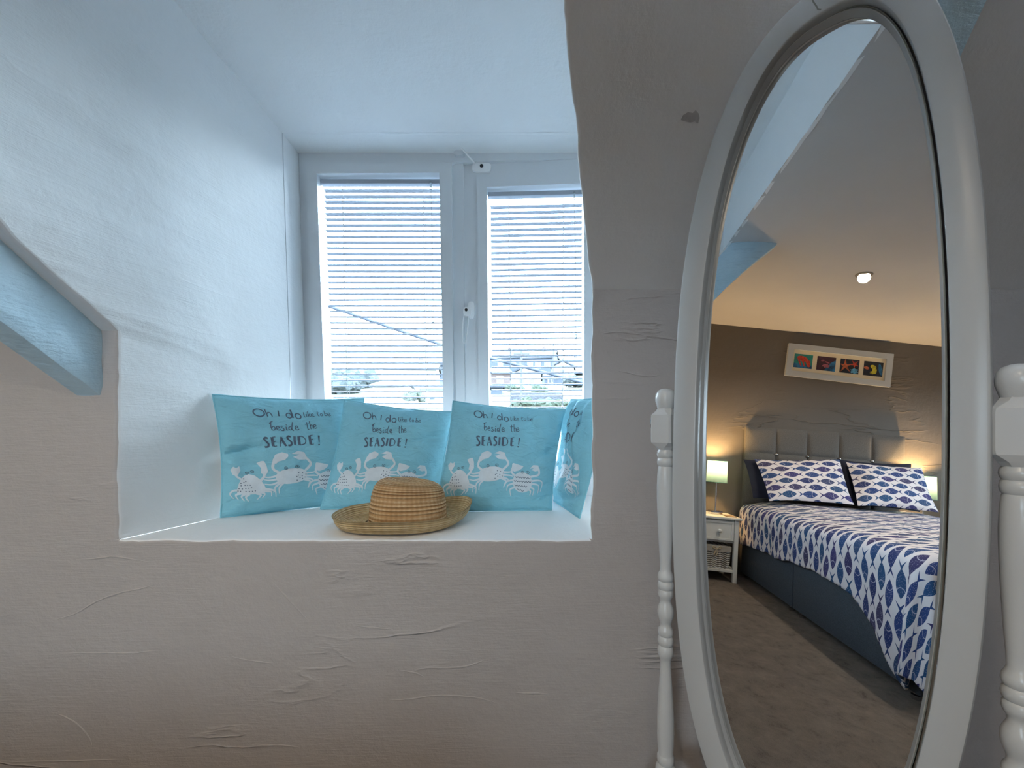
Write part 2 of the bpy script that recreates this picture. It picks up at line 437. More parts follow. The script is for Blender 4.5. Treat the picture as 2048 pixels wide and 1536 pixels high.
# trowel ridges left standing in the plaster under the window
for L in ([(136, 1120), (193, 1117), (226, 1113), (266, 1119), (312, 1126)], [(86, 1246), (146, 1229), (193, 1203), (239, 1186), (286, 1176), (329, 1161)], [(93, 1307), (199, 1306), (266, 1306), (332, 1299)],
          [(458, 1312), (505, 1322), (558, 1327)], [(704, 1251), (790, 1259)], [(750, 1399), (810, 1399), (863, 1392), (923, 1392), (970, 1399), (1009, 1412)], [(797, 1340), (830, 1346), (850, 1354)], [(837, 1336), (923, 1334), (976, 1318)],
          [(498, 1492), (551, 1490), (604, 1495)], [(0, 1524), (133, 1522), (262, 1517)], [(541, 1160), (578, 1200), (618, 1243)], [(1023, 1385), (1102, 1387)], [(100, 1422), (146, 1442), (176, 1472), (186, 1498)], [(1230, 740), (1290, 752), (1330, 748)], [(1200, 668), (1240, 664), (1300, 672)]):
    q = smooth_line([P(x, y, YW) + V((0, .0012, 0)) for x, y in L], 6); m = len(q) - 1
    tube(bm, [v + V((0, 0, .0012 * nz(v, 60, 2))) for v in q], [max(.0004, .0030 * math.sin(PI * (k + .4) / (m + .8)) ** .6 * (1 + .4 * nz((k * .4, L[0][0], 0), 1, 1))) for k in range(m + 1)], 8)
struct('wall_front', bm, 'taupe_plaster')
bm = BM()
grid(bm, wall_strip(aL, XL, (nw - 1, len(aL)))); grid(bm, wall_strip(aR, XR, (nwr - 1, len(aR))))
grid(bm, [r[:4] for r in aL[nw - 1:]]); grid(bm, [r[:4] for r in aR[nwr - 1:]])
# small bare patch where the paint has come off the slope
def on_slope(px, py):
    t = (CY - py) / F; y = (1.321 + 1.45 * YW - EYE) / (t + 1.45); return P(px, py, y) + V((0, -.0008, -.0006))
face(bm, [on_slope(*q) for q in ((1361, 240), (1366, 230), (1376, 224), (1385, 226), (1391, 220), (1397, 227), (1399, 236), (1396, 247), (1389, 243), (1380, 245), (1370, 243))], 1)
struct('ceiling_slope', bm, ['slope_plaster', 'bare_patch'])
# dormer: cheeks, sill, ceiling
YD, YWIN = 1.745, 1.88
ZD = 2.155                # dormer ceiling at the window
def dorm_z(y): return ZD + .222 * (YD - y)
def jamb_x(z): return lerp(-.911, -.946, max(0, z - 1.10) / 1.056)
RJ = .474
def cheek(rows_, E, back, name):
    bm = BM(); rows = []
    pts = [r[3] for r in rows_]
    grid(bm, [r[3:] for r in rows_])
    pts = [r[-1] for r in rows_]
    last = pts[-1]; top = dorm_z(YJ)
    pts += [V((last.x, last.y, lerp(last.z, top + .01, k / 8))) for k in range(1, 9)]
    m = len(pts) - 1
    for i, p in enumerate(pts):
        s = i / m; z = lerp(SILL - .002, ZD + .004, s); b = back(z)
        rows.append([p + V((0, -.03 if p.z >= ceil_z(YJ) - .02 else 0, 0))] + [p.lerp(V((b, YD, z)), t / 16) + V((0.006 * nz((p.y * .0 + s * 3, t / 5., 0), 1.3, 4) * math.sin(t / 16 * PI), 0, 0)) for t in range(17)])
    grid(bm, rows); return struct(name, bm, 'white_plaster')
cheek(aL, EL, jamb_x, 'wall_dormer_left'); cheek(aR, ER, lambda z: RJ, 'wall_dormer_right')
bm = BM(); grid(bm, [r[2:] for r in aS])
rows = []
for i, r in enumerate(aS):
    t = i / (len(aS) - 1); p = r[-1]; b = V((lerp(-.911, RJ, t), YWIN + .1, SILL)); rows.append([p.lerp(b, k / 12) for k in range(13)])
grid(bm, rows); struct('window_sill', bm, 'white_plaster')
bm = BM(); rows = []
for k in range(17):
    y = lerp(YJ - .02, YD + .012, k / 16); xl = lerp(left_x(YJ) - .03, -.95, k / 16); xr = lerp(.12, RJ, k / 16)
    rows.append([V((lerp(xl, xr, t / 20), y, (2.150 if k == 16 else dorm_z(y)) + .005 * nz((t / 6, k / 4, 0), 1, 9) * math.sin(k / 16 * PI))) for t in range(21)])
grid(bm, rows); struct('ceiling_dormer', bm, 'white_plaster')
# header over the mouth of the dormer (faces the window)
bm = BM(); rows = []
x0, x1 = left_x(YJ) - .12, .14
for k in range(7):
    z = lerp(ceil_z(YJ), dorm_z(YJ) + .02, k / 6)
    rows.append([V((lerp(x0, x1, t / 40), YJ + .004 * nz((t / 3, z * 4, 0), 1, 2), z + (.004 * nz((t / 2., 0, 0), 1, 6) if k == 0 else 0))) for t in range(41)])
rows.insert(0, [p + V((0, -.014, -.002)) for p in rows[0]])
grid(bm, rows); struct('wall_header', bm, 'white_plaster')
# flat ceiling, floor, other walls
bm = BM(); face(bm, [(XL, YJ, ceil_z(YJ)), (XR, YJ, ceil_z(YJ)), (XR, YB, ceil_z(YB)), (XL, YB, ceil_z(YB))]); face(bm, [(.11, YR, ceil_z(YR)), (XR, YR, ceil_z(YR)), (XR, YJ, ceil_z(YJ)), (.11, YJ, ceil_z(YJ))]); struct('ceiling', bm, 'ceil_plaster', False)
bm = BM(); face(bm, [(XL, YB, 0), (XR, YB, 0), (XR, YW, 0), (XL, YW, 0)]); struct('floor', bm, 'carpet', False)
bm = BM(); face(bm, [(XL, YB, 0), (XL, YW, 0), (XL, YW, 2.3), (XL, YB, 2.3)]); struct('wall_left', bm, 'shaded_taupe', False)
bm = BM(); face(bm, [(XR, YW, 0), (XR, YB, 0), (XR, YB, 2.3), (XR, YW, 2.3)]); struct('wall_right', bm, 'taupe_plaster', False)
BW = (-1.85, -1.0, .95, 1.70)     # fill window added behind the camera, never in view
bm = BM()
for a, b, c, d in ((XL, BW[0], 0, 2.3), (BW[1], XR, 0, 2.3), (BW[0], BW[1], 0, BW[2]), (BW[0], BW[1], BW[3], 2.3)): face(bm, [(b, YB, c), (a, YB, c), (a, YB, d), (b, YB, d)])
struct('wall_back', bm, 'taupe_plaster', False)
bc = (BW[0] + BW[1]) / 2
w2 = thing('fill_window', '', None, (bc, YB, BW[2]), kind='structure'); del w2['label']
bm = BM(); q = .05
for lo, hi in (((BW[0], BW[2]), (BW[0] + q, BW[3])), ((BW[1] - q, BW[2]), (BW[1], BW[3])), ((BW[0] + q, BW[2]), (BW[1] - q, BW[2] + q)), ((BW[0] + q, BW[3] - q), (BW[1] - q, BW[3])), ((bc - .02, BW[2] + q), (bc + .02, BW[3] - q))): box(bm, (lo[0], YB - .06, lo[1]), (hi[0], YB + .02, hi[1]))
obj('window_frame', bm, 'upvc', w2, False)
bm = BM(); box(bm, (BW[0] + q, YB - .03, BW[2] + q), (BW[1] - q, YB - .026, BW[3] - q)); obj('glass_pane', bm, 'glass', w2, False)
# plaster reveal round the window
bm = BM()
zt = 2.152
grid(bm, [[V((jamb_x(z), lerp(YD, YWIN + .08, k / 2), z)) for k in range(3)] for z in [SILL + (zt - SILL) * q / 6 for q in range(7)]])
grid(bm, [[V((RJ, lerp(YWIN + .08, YD, k / 2), z)) for k in range(3)] for z in (SILL, zt)])
grid(bm, [[V((x, lerp(YD, YWIN + .08, k / 2), zt)) for k in range(3)] for x in (-.946, RJ)])
struct('trim_1', bm, 'white_plaster', False, 'white window reveal')
bm = BM(); tube(bm, [V((lerp(-.945, RJ, t / 30), YD + .004, zt + .003 + .002 * nz((t / 4, 0, 0), 1, 3))) for t in range(31)], .0028, 6)
tube(bm, [V((jamb_x(z) , YD + .004, z)) for z in [SILL + (zt - SILL) * q / 12 for q in range(13)]], .0022, 6)
struct('trim_2', bm, 'trim_grey')

# ------------------------------------------------------------------ old roof beams
def beam(name, path, width, label, cat='beam', seed=0):
    """path rows: (x, y, z_bottom, face_height); face looks to +x (window side)"""
    bm = BM(); rows = []
    L = smooth_line([V((a, b, c)) for a, b, c, h in path], 10); H = smooth_line([V((h, 0, 0)) for *_, h in path], 10)
    for i, (p, h) in enumerate(zip(L, H)):
        q = []; h = h.x; m = 9
        for k in range(m):                      # face, bottom to top
            t = k / (m - 1); j = .004 * nz((p.y * 9, t * 3, seed), 1, 1) + .002 * nz((p.y * 30, t * 12, seed), 1, 3)
            wob = .0035 * nz((p.y * 22, seed, 0), 1, 8) if k in (0, m - 1) else 0
            q.append(p + V((j - (.004 if k in (0, m - 1) else 0), 0, t * h + wob)))
        for k in range(5):                      # back, top to bottom
            q.append(p + V((-width, 0, lerp(h, 0, k / 4))))
        for k in range(1, 4):                   # underside
            q.append(p + V((-width + width * k / 4, 0, -.002 * math.sin(k))))
        rows.append(q)
    vs = grid(bm, rows, 0, True)
    for r in (vs[0][::-1], vs[-1]): bm.faces.new(r)
    bmesh.ops.recalc_face_normals(bm, faces=bm.faces)
    return single(name, bm, 'beam', label, cat, path[0][:3])
beam('roof_beam', [(-1.118, 1.162, 1.03, .187), (-1.1365, 1.05, 1.116, .187), (-1.154, .94, 1.2, .187), (-1.166, .86, 1.262, .189), (-1.17, .74, 1.42, .20), (-1.15, .47, 1.80, .235), (-1.10, .31, 1.975, .235), (-1.09, .16, 2.112, .20)],
     .07, 'pale blue painted roof beam sloping up at the left of the window recess')
bR = beam('roof_beam', [(.925, 1.162, 1.28, .16), (.922, .95, 1.585, .16), (.92, .75, 1.875, .16), (.92, .61, 2.08, .16)],
     .10, 'pale blue roof beam end peeping out behind the top right of the oval mirror', seed=3)

# ------------------------------------------------------------------ window
WY = YWIN
win = thing('window_1', 'white two-pane plastic window with venetian blinds above the cushions', None, (-.23, WY, SILL), kind='structure')
del win['label']
def wp(px, py, y=WY): return P(px, py, WY) + V((0, y - WY, 0))
def ring(bm, outer, inner, y0, y1, mi=0):
    """four mitred bars between an outer and an inner quad (photo pixels), from depth y0 back to y1"""
    for i in range(4):
        j = (i + 1) % 4
        prism(bm, [wp(*outer[i], y0), wp(*outer[j], y0), wp(*inner[j], y0), wp(*inner[i], y0)], (0, y1 - y0, 0), mi)
BOT = 992
bm = BM(); ring(bm, [(597, 305), (1239, 303), (1239, BOT), (618, BOT)], [(617, 332), (1219, 316), (1219, 966), (634, 966)], WY, WY + .07)
frame = obj('window_frame', bm, 'upvc', win, False)
bm = BM(); prism(bm, [wp(900, 330, WY + .012), wp(926, 316, WY + .012), wp(930, 966, WY + .012), wp(904, 966, WY + .012)], (0, .06, 0)); obj('mullion', bm, 'upvc', win, False)
bm = BM(); ring(bm, [(617, 332), (904, 330), (909, 966), (634, 966)], [(637, 352), (880, 350), (890, 940), (658, 940)], WY - .018, WY + .055)
obj('glazing_bead', bm, 'upvc', win, False)
bm = BM(); prism(bm, [wp(630, 346, WY + .052), wp(886, 344, WY + .052), wp(894, 946, WY + .052), wp(652, 946, WY + .052)], (0, .004, 0)); obj('glass_pane', bm, 'glass', win, False)
# right casement: ajar, hinged on its right side
hinge = wp(1219, 640); ROT = Matrix.Translation(hinge) @ Matrix.Rotation(math.radians(-2.6), 4, 'Z') @ Matrix.Translation(-hinge)
def turned(bm): bmesh.ops.transform(bm, matrix=ROT, verts=bm.verts)
bm = BM(); ring(bm, [(919, 315), (1221, 312), (1221, 966), (926, 966)], [(955, 352), (1186, 350), (1186, 940), (961, 940)], WY - .006, WY + .06)
turned(bm); sash = obj('casement', bm, 'upvc', win, False)
bm = BM(); ring(bm, [(953, 351), (1187, 349), (1187, 941), (959, 941)], [(973, 372), (1168, 369), (1168, 922), (979, 922)], WY - .016, WY + .05)
turned(bm); obj('glazing_bead', bm, 'upvc', sash, False)
bm = BM(); prism(bm, [wp(968, 366, WY + .052), wp(1172, 364, WY + .052), wp(1172, 928, WY + .052), wp(974, 928, WY + .052)], (0, .004, 0)); turned(bm); obj('glass_pane', bm, 'glass', sash, False)
# handle with key hole and hanging loop
def rounded(bm, px, py, w, h, y0, d, rot=0, mi=0, n=24, p=3.2):
    c = wp(px, py, y0); s = WY / F; pts = []
    for k in range(n):
        a = 2 * PI * k / n; x = math.copysign(abs(math.cos(a)) ** (2 / p), math.cos(a)) * w / 2 * s; z = math.copysign(abs(math.sin(a)) ** (2 / p), math.sin(a)) * h / 2 * s
        pts.append(c + V((x * math.cos(rot) - z * math.sin(rot), 0, x * math.sin(rot) + z * math.cos(rot))))
    prism(bm, pts, (0, -d, 0), mi)
bm = BM(); rounded(bm, 942, 619, 14, 34, WY - .006, .014, 0); rounded(bm, 936, 625, 16, 18, WY - .018, .03); turned(bm); hd = obj('handle', bm, 'white_handle', sash)
bm = BM(); rounded(bm, 934, 622, 6, 6, WY - .048, .002, n=14, p=2); turned(bm); obj('key_hole', bm, 'black', hd)
loop = smooth_line([wp(938, 628, WY - .04), wp(937, 655, WY - .046), wp(933, 683, WY - .048), wp(929, 689, WY - .048), wp(927, 680, WY - .048), wp(927, 650, WY - .046), wp(930, 628, WY - .04)], 6)
bm = BM(); tube(bm, loop, .0022, 8); turned(bm); obj('pull_loop', bm, 'white_handle', hd)
# cable restrictor
bm = BM(); rounded(bm, 963, 332, 38, 19, WY - .006, .012, -.06, p=4); turned(bm); rs = obj('restrictor_plate', bm, 'white_handle', sash)
bm = BM(); rounded(bm, 963, 330, 7, 7, WY - .018, .003, n=16, p=2); turned(bm); obj('key_hole', bm, 'black', rs)
bm = BM(); tube(bm, [wp(901, 284, WY - .05), wp(925, 307, WY - .035), wp(951, 333, WY - .02)], .0034, 8); obj('restrictor_arm', bm, 'white_handle', win)
bm = BM(); rounded(bm, 919, 311, 20, 9, WY, .02, p=3); obj('restrictor_bracket', bm, 'upvc', win)

# venetian blinds: one thing each, slats kept as one part
def blind(label, xl, xr, top, first, pitch, count, cords, wandx, wand_y, mat=None, dir_tilt=0.):
    t = thing('venetian_blind', label, 'blind', wp((xl(500) + xr(500)) / 2, 960, WY + .03), 'venetian blinds in the window')
    def dn(bm):
        if mat is not None: bmesh.ops.transform(bm, matrix=mat, verts=bm.verts)
    bm = BM(); a, b = wp(xl(top), top, WY + .012), wp(xr(top), top, WY + .012); box(bm, (a.x, WY + .010, a.z - .014), (b.x, WY + .038, a.z + .006), bev=.002); dn(bm); obj('headrail', bm, 'slat', t)
    bm = BM()
    for k in range(count):
        py = first + pitch * k; z = wp(0, py).z; x0, x1 = wp(xl(py), py).x + .010, wp(xr(py), py).x - .004
        rows = []
        for q in range(5):
            s = q / 4 - .5; rows.append([V((x, WY + .026 + s * .025, z + .0028 * (1 - 4 * s * s) + s * .025 * -.09 + .0012 * nz((x * 3, k, 0), 1, 3))) for x in (x0, lerp(x0, x1, .33), lerp(x0, x1, .66), x1)])
        vs = grid(bm, rows)
        top_ = [[bm.verts.new(v.co + V((0, 0, .0009))) for v in r] for r in vs]
        for i in range(4):
            for j in range(3): bm.faces.new((top_[i][j], top_[i + 1][j], top_[i + 1][j + 1], top_[i][j + 1]))
    dn(bm); obj('slats', bm, 'slat', t)
    for cx, yy in [(c, q) for c in cords for q in (WY + .0125, WY + .0395)]:
        bm = BM(); zs_ = [wp(0, first + pitch * k) for k in range(count)]
        for k in range(count - 1):
            py = first + pitch * k; z0 = wp(0, py).z; z1 = wp(0, py + pitch).z; x = wp(cx(py), py).x
            tube(bm, [V((x, yy, z0 + .0025)), V((x, yy, z1 + .0015))], .0007, 5)
            if yy < WY + .02: tube(bm, [V((x - .003, yy - .0005, z0 + .004)), V((x + .004, yy - .0005, z0 - .002))], .0016, 6)
        dn(bm); obj('ladder_cord', bm, 'cord', t)
    bm = BM(); p0, p1 = wp(wandx(top), top + 6, WY + .004), wp(wandx(wand_y), wand_y, WY + .002)
    tube(bm, [p0, p0.lerp(p1, .5) + V((.003, 0, 0)), p1], .0018, 8)
    box(bm, p1 + V((-.006, -.004, -.016)), p1 + V((.006, .004, .02)), bev=.002); box(bm, p0 + V((-.005, -.003, -.03)), p0 + V((.005, .004, .006)), bev=.002)
    dn(bm); obj('tilt_wand', bm, 'acrylic', t); return t
blind('white venetian blind in the left window pane, open slats', lambda y: lerp(638, 655, (y - 353) / 447), lambda y: lerp(881, 889, (y - 353) / 447), 358, 376, 11.62, 48,
      (lambda y: lerp(682, 693, (y - 353) / 447), lambda y: lerp(845, 852, (y - 353) / 447)), lambda y: lerp(861, 866, (y - 353) / 300), 648)
blind('white venetian blind in the right window pane beside the handle', lambda y: lerp(974, 978, (y - 372) / 428), lambda y: 1168, 378, 404, 11.72, 45,
      (lambda y: lerp(1016, 1021, (y - 372) / 428), lambda y: lerp(1128, 1127, (y - 372) / 428)), lambda y: lerp(1149, 1152, (y - 372) / 300), 676, ROT)

# ------------------------------------------------------------------ printed cushions
# artwork drawn once in the unit square of the cover (u to the right, v up)
QTL, QTR, QBL, QBR = V((258, 130, 0)), V((1480, 210, 0)), V((-82, 1250, 0)), V((1290, 1290, 0))
def to_uv(x, y):
    u = v = .5
    for _ in range(12):
        p = QBL.lerp(QBR, u).lerp(QTL.lerp(QTR, u), v); e = V((x, y, 0)) - p
        du = (QBR - QBL).lerp(QTR - QTL, v); dv = QTL.lerp(QTR, u) - QBL.lerp(QBR, u)
        det = du.x * dv.y - du.y * dv.x
        u += (e.x * dv.y - e.y * dv.x) / det; v += (du.x * e.y - du.y * e.x) / det
    return u, v
ART = []                       # (material slot, offset, triangles as three points)
def poly(pts, slot=1, off=.0009):
    bm = bmesh.new(); f = bm.faces.new([bm.verts.new((x, y, 0)) for x, y in pts])
    bmesh.ops.triangulate(bm, faces=[f])
    for _ in range(4):
        es = [e for e in bm.edges if e.calc_length() > 34]
        if not es: break
        bmesh.ops.subdivide_edges(bm, edges=es, cuts=1); bmesh.ops.triangulate(bm, faces=[f for f in bm.faces if len(f.verts) > 3])
    ART.append((slot, off, [[(v.co.x, v.co.y) for v in f.verts] for f in bm.faces])); bm.free()
def ell(cx, cy, rx, ry, slot=1, off=.0009, rot=0, n=22, p=2.):
    pts = []
    for k in range(n):
        a = 2 * PI * k / n; x = math.copysign(abs(math.cos(a)) ** (2 / p), math.cos(a)) * rx; y = math.copysign(abs(math.sin(a)) ** (2 / p), math.sin(a)) * ry
        pts.append((cx + x * math.cos(rot) - y * math.sin(rot), cy + x * math.sin(rot) + y * math.cos(rot)))
    poly(pts, slot, off)
def stroke(pts, w, slot=2, off=.0011, curve=True, w2=None):
    L = smooth_line(pts, 5) if (curve and len(pts) > 2) else smooth_line(pts, 4)
    m = len(L) - 1; A, B = [], []
    for i, p in enumerate(L):
        t = L[min(i + 1, m)] - L[max(i - 1, 0)]
        if t.length < 1e-6: t = V((1, 0, 0))
        t.normalize(); nn = V((-t.y, t.x, 0)); ww = (w if w2 is None else lerp(w, w2, i / m)) / 2
        A.append(p + nn * ww); B.append(p - nn * ww)
    tr = []
    for i in range(m):
        a, b, c, d = [(q.x, q.y) for q in (A[i], B[i], B[i + 1], A[i + 1])]
        tr += [[a, b, c], [a, c, d]]
    ART.append((slot, off, tr))
def oring(cx, cy, rx, ry, w, n=18, a0=0, a1=2 * PI): stroke([(cx + rx * math.cos(lerp(a0, a1, k / n)), cy + ry * math.sin(lerp(a0, a1, k / n))) for k in range(n + 1)], w)
# "Oh I do like to be"
oring(510, 298, 42, 35, 11); stroke([(567, 262), (567, 338)], 10); stroke([(568, 312), (580, 298), (598, 302), (604, 338)], 9)
stroke([(668, 280), (656, 338)], 10)
oring(738, 336, 22, 24, 9); stroke([(768, 276), (766, 361)], 13); oring(813, 345, 23, 26, 10)
stroke([(868, 308), (865, 350), (874, 358)], 7); stroke([(889, 326), (886, 357)], 6); ell(891, 311, 4, 4, 2, .0011, n=8)
stroke([(904, 302), (900, 358)], 6); stroke([(922, 326), (903, 342), (923, 358)], 6, curve=False)
def small_e(x, y, s=1., w=6): stroke([(x, y), (x + 17 * s, y - 5 * s), (x + 13 * s, y - 17 * s), (x + 2 * s, y - 14 * s), (x - 3 * s, y + 5 * s), (x + 8 * s, y + 15 * s), (x + 22 * s, y + 8 * s)], w)
small_e(931, 346)
stroke([(992, 305), (988, 350), (999, 358)], 6); stroke([(977, 325), (1006, 321)], 5); oring(1022, 345, 11, 13, 6)
stroke([(1058, 304), (1053, 361)], 6); oring(1066, 347, 12, 13, 6); small_e(1087, 350)
# "beside the"
stroke([(588, 386), (566, 395), (554, 412)], 8); stroke([(572, 388), (556, 445), (560, 472), (577, 470), (586, 450), (575, 437), (560, 450)], 8)
small_e(600, 458, 1.2, 8); stroke([(657, 440), (641, 440), (640, 453), (656, 466), (648, 484), (629, 480)], 8)
stroke([(682, 446), (676, 478), (690, 480)], 8); ell(688, 428, 5, 5, 2, .0011, n=8)
stroke([(722, 447), (703, 455), (700, 475), (712, 481), (724, 462)], 8); stroke([(748, 402), (724, 470), (733, 492)], 8); small_e(757, 466, 1.25, 8)
stroke([(868, 410), (862, 480), (874, 486)], 7); stroke([(847, 433), (886, 430)], 6)
stroke([(894, 404), (890, 487)], 7); stroke([(891, 456), (902, 443), (913, 452), (912, 487)], 7); small_e(923, 464, 1.2, 7)
# "SEASIDE!"
def big_S(x): stroke([(x + 42, 548), (x + 25, 540), (x + 10, 555), (x + 22, 580), (x + 34, 605), (x + 22, 630), (x - 6, 634)], 17)
def big_E(x, y=0):
    stroke([(x + 12, 540 + y), (x, 632 + y)], 23); stroke([(x + 14, 541 + y), (x + 42, 538 + y)], 8); stroke([(x + 8, 584 + y), (x + 34, 581 + y)], 8); stroke([(x, 633 + y), (x + 30, 630 + y)], 8)
big_S(452); big_E(518, 0)
stroke([(604, 542), (572, 638)], 8); stroke([(602, 546), (622, 638)], 20); stroke([(586, 606), (620, 604)], 7)
big_S(647); stroke([(724, 545), (706, 634)], 21)
stroke([(760, 548), (745, 636)], 23); stroke([(762, 548), (796, 556), (812, 590), (796, 626), (748, 638)], 9)
big_E(846, 8); stroke([(948, 556), (932, 628)], 19, w2=8); ell(926, 650, 9, 8, 2, .0011, n=10)
# crabs
def limb(pts, w, w2): stroke(pts, w, 1, .0009, False, w2)
def eye(x, y, r=13): oring(x, y, r, r * .8, 4.5, 14); ell(x, y, r * .3, r * .3, 2, .0011, n=8)
def dots(L, s=6):
    for x, y in L: ell(x, y, s, s * .8, 2, .0012, n=7)
poly([(100, 1035), (112, 990), (132, 950), (165, 905), (200, 880), (240, 870), (285, 888), (320, 930), (342, 985), (345, 1020), (325, 1045), (250, 1058), (160, 1052)])
dots([(185, 908), (195, 934), (178, 940), (152, 945), (148, 966), (180, 966), (200, 968), (222, 970), (125, 990), (150, 996), (178, 996), (202, 997), (226, 996), (112, 1012), (131, 1016), (173, 1023), (200, 1026), (226, 1028), (250, 1028)])
for L in ([(130, 1005), (75, 1008), (42, 1040), (62, 1085)], [(140, 1035), (92, 1045), (85, 1065), (98, 1100)], [(165, 1045), (132, 1062), (128, 1080), (140, 1112)], [(195, 1050), (165, 1070), (160, 1085), (172, 1118)],
          [(250, 1050), (288, 1072), (278, 1085), (245, 1112)], [(280, 1045), (322, 1062), (318, 1078), (292, 1102)], [(310, 1040), (375, 1050), (385, 1060), (376, 1096)], [(325, 1015), (405, 1040), (420, 1055), (415, 1108)]): limb(L, 22, 7)
limb([(175, 920), (142, 885), (130, 850)], 20, 18); poly([(112, 862), (108, 815), (138, 788), (152, 800), (134, 832), (166, 800), (186, 788), (182, 830), (150, 868)])
limb([(320, 940), (362, 900), (368, 860)], 20, 22); poly([(342, 872), (356, 825), (333, 775), (374, 800), (372, 760), (398, 762), (407, 800), (404, 862), (376, 895)])
eye(228, 858); eye(276, 850)
ell(600, 926, 148, 72, rot=-.05, n=28, p=2.3)
dots([(670, 898), (706, 906), (736, 924), (645, 936), (672, 952), (696, 936), (722, 952), (640, 972), (696, 962), (662, 925)])
limb([(505, 890), (452, 838), (490, 752)], 24, 24); poly([(470, 770), (505, 712), (572, 693), (616, 714), (556, 726), (612, 738), (576, 768), (520, 778), (486, 800)])
limb([(725, 895), (802, 830), (770, 765)], 22, 24); poly([(784, 780), (768, 712), (710, 694), (646, 716), (716, 730), (650, 746), (692, 776), (752, 784)])
for L in ([(480, 908), (395, 918), (345, 905)], [(475, 938), (400, 945), (345, 932)], [(485, 962), (405, 985), (345, 975)], [(490, 972), (432, 1008), (420, 1030), (402, 1065)], [(505, 982), (466, 1015), (455, 1040), (450, 1078)],
          [(730, 912), (800, 912), (840, 905)], [(730, 940), (810, 945), (850, 955)], [(720, 960), (790, 985), (770, 1010), (742, 1045)], [(705, 972), (765, 998), (752, 1020), (735, 1060)]): limb(L, 20, 8)
eye(566, 846, 15); eye(668, 842, 17)
ell(955, 1015, 112, 100, n=28, p=2.2)
for yy, a, b in ((960, 878, 1052), (998, 858, 1058), (1040, 862, 1010), (1082, 892, 970)):
    m = int((b - a) / 28); L = []
    for k in range(m * 2 + 1): L.append((a + (b - a) * k / (2 * m), yy + (7 if k % 2 else -5) + (k / (2 * m)) * 18))
    stroke(L, 6, 2, .0012)
limb([(880, 955), (838, 915), (846, 870)], 22, 22); poly([(836, 892), (846, 834), (858, 822), (900, 832), (978, 856), (916, 864), (962, 876), (920, 898), (868, 908)])
limb([(1050, 965), (1150, 945), (1156, 885)], 20, 22); poly([(1168, 900), (1150, 850), (1092, 846), (1050, 882), (1102, 876), (1068, 896), (1112, 910)])
for L in ([(865, 990), (785, 1002), (760, 1020), (728, 1060)], [(860, 1020), (790, 1040), (778, 1055), (768, 1095)], [(880, 1060), (815, 1078), (805, 1095), (812, 1145)], [(1050, 1005), (1160, 1002), (1192, 1030), (1160, 1112)],
          [(1050, 1030), (1135, 1045), (1145, 1070), (1128, 1128)], [(1035, 1062), (1080, 1082), (1084, 1100), (1068, 1145)], [(1015, 1085), (1045, 1100), (1046, 1115), (1036, 1146)]): limb(L, 20, 7)
eye(962, 916, 15); eye(1024, 920, 18)
ART_UV = [(s, o, [[to_uv(*p) for p in t] for t in tr]) for s, o, tr in ART]

def cushion(label, TL, TR, BL_, BR, T, seed, creases=(), lean_pts=None, pull=.035):
    """square scatter cushion from its four corners in space; TL.. seen from the printed side"""
    c = (TL + TR + BL_ + BR) / 4
    nrm = (BR - BL_).cross(TL - BL_).normalized()
    def surf(u, v, side):
        a, b = 2 * u - 1, 2 * v - 1
        uu = .5 + a / 2 * (1 - pull * 1.6 * (1 - b * b) ) ; vv = .5 + b / 2 * (1 - pull * (1.6 if b > 0 else .15) * (1 - a * a))
        p = BL_.lerp(BR, uu).lerp(TL.lerp(TR, uu), vv)
        k = max(0., (1 - abs(a) ** 3.2) * (1 - abs(b) ** 3.2)) ** .55
        w = .022 * nz((u * 2.4, v * 2.8, 0), 1, seed) + .011 * nz((u * 7 + v * 3, v * 3.5 - u * 3, 0), 1, seed + 3) + .004 * nz((u * 12, v * 9, 0), 1, seed + 6)
        for (cu, cv, ang, amp, ln, wd) in creases:
            du, dv = u - cu, v - cv; s = du * math.cos(ang) + dv * math.sin(ang); d = -du * math.sin(ang) + dv * math.cos(ang)
            w += amp * math.exp(-(d / wd) ** 2) * math.exp(-(s / ln) ** 2)
        base = T * k * (1 if side >= 0 else .62)
        return p + nrm * side * max(base * .3, base + w * min(1, k * 2.5))
    t = thing('scatter_cushion', label, 'cushion', V((c.x, c.y, min(BL_.z, BR.z))), 'seaside cushions along the window sill')
    N = 64
    bm = BM(); grid(bm, [[surf(i / N, j / N, 1) for i in range(N + 1)] for j in range(N + 1)])
    for s, off, tr in ART_UV:
        for t3 in tr:
            if any(not (0.004 < q[0] < .996 and 0.004 < q[1] < .996) for q in t3): continue
            pts = []
            for q in t3:
                e = .004; p = surf(*q, 1); tu = surf(q[0] + e, q[1], 1) - p; tv = surf(q[0], q[1] + e, 1) - p
                pts.append(p + tu.cross(tv).normalized() * off)
            f = face(bm, pts, s)
            f.normal_update()
            if f.normal.dot(nrm) < 0: f.normal_flip()
    obj('front_cover', bm, ['cushion', 'print_white', 'print_dark'], t)
    bm = BM(); grid(bm, [[surf(i / 40, j / 40, -1) for i in range(40, -1, -1)] for j in range(41)]); obj('back_cover', bm, 'cushion_back', t)
    bm = BM(); loop = [surf(k / 30, 0, 0) for k in range(30)] + [surf(1, k / 30, 0) for k in range(30)] + [surf(1 - k / 30, 1, 0) for k in range(30)] + [surf(0, 1 - k / 30, 0) for k in range(30)]
    tube(bm, loop, .003, 8, closed=True); obj('seam', bm, 'cushion', t)
    return t
def PZ(px, z, y, ): return V(((px - CX) / F * y, y, z))
def Ppx(px, py, y): return P(px, py, y)
zb = SILL + .003
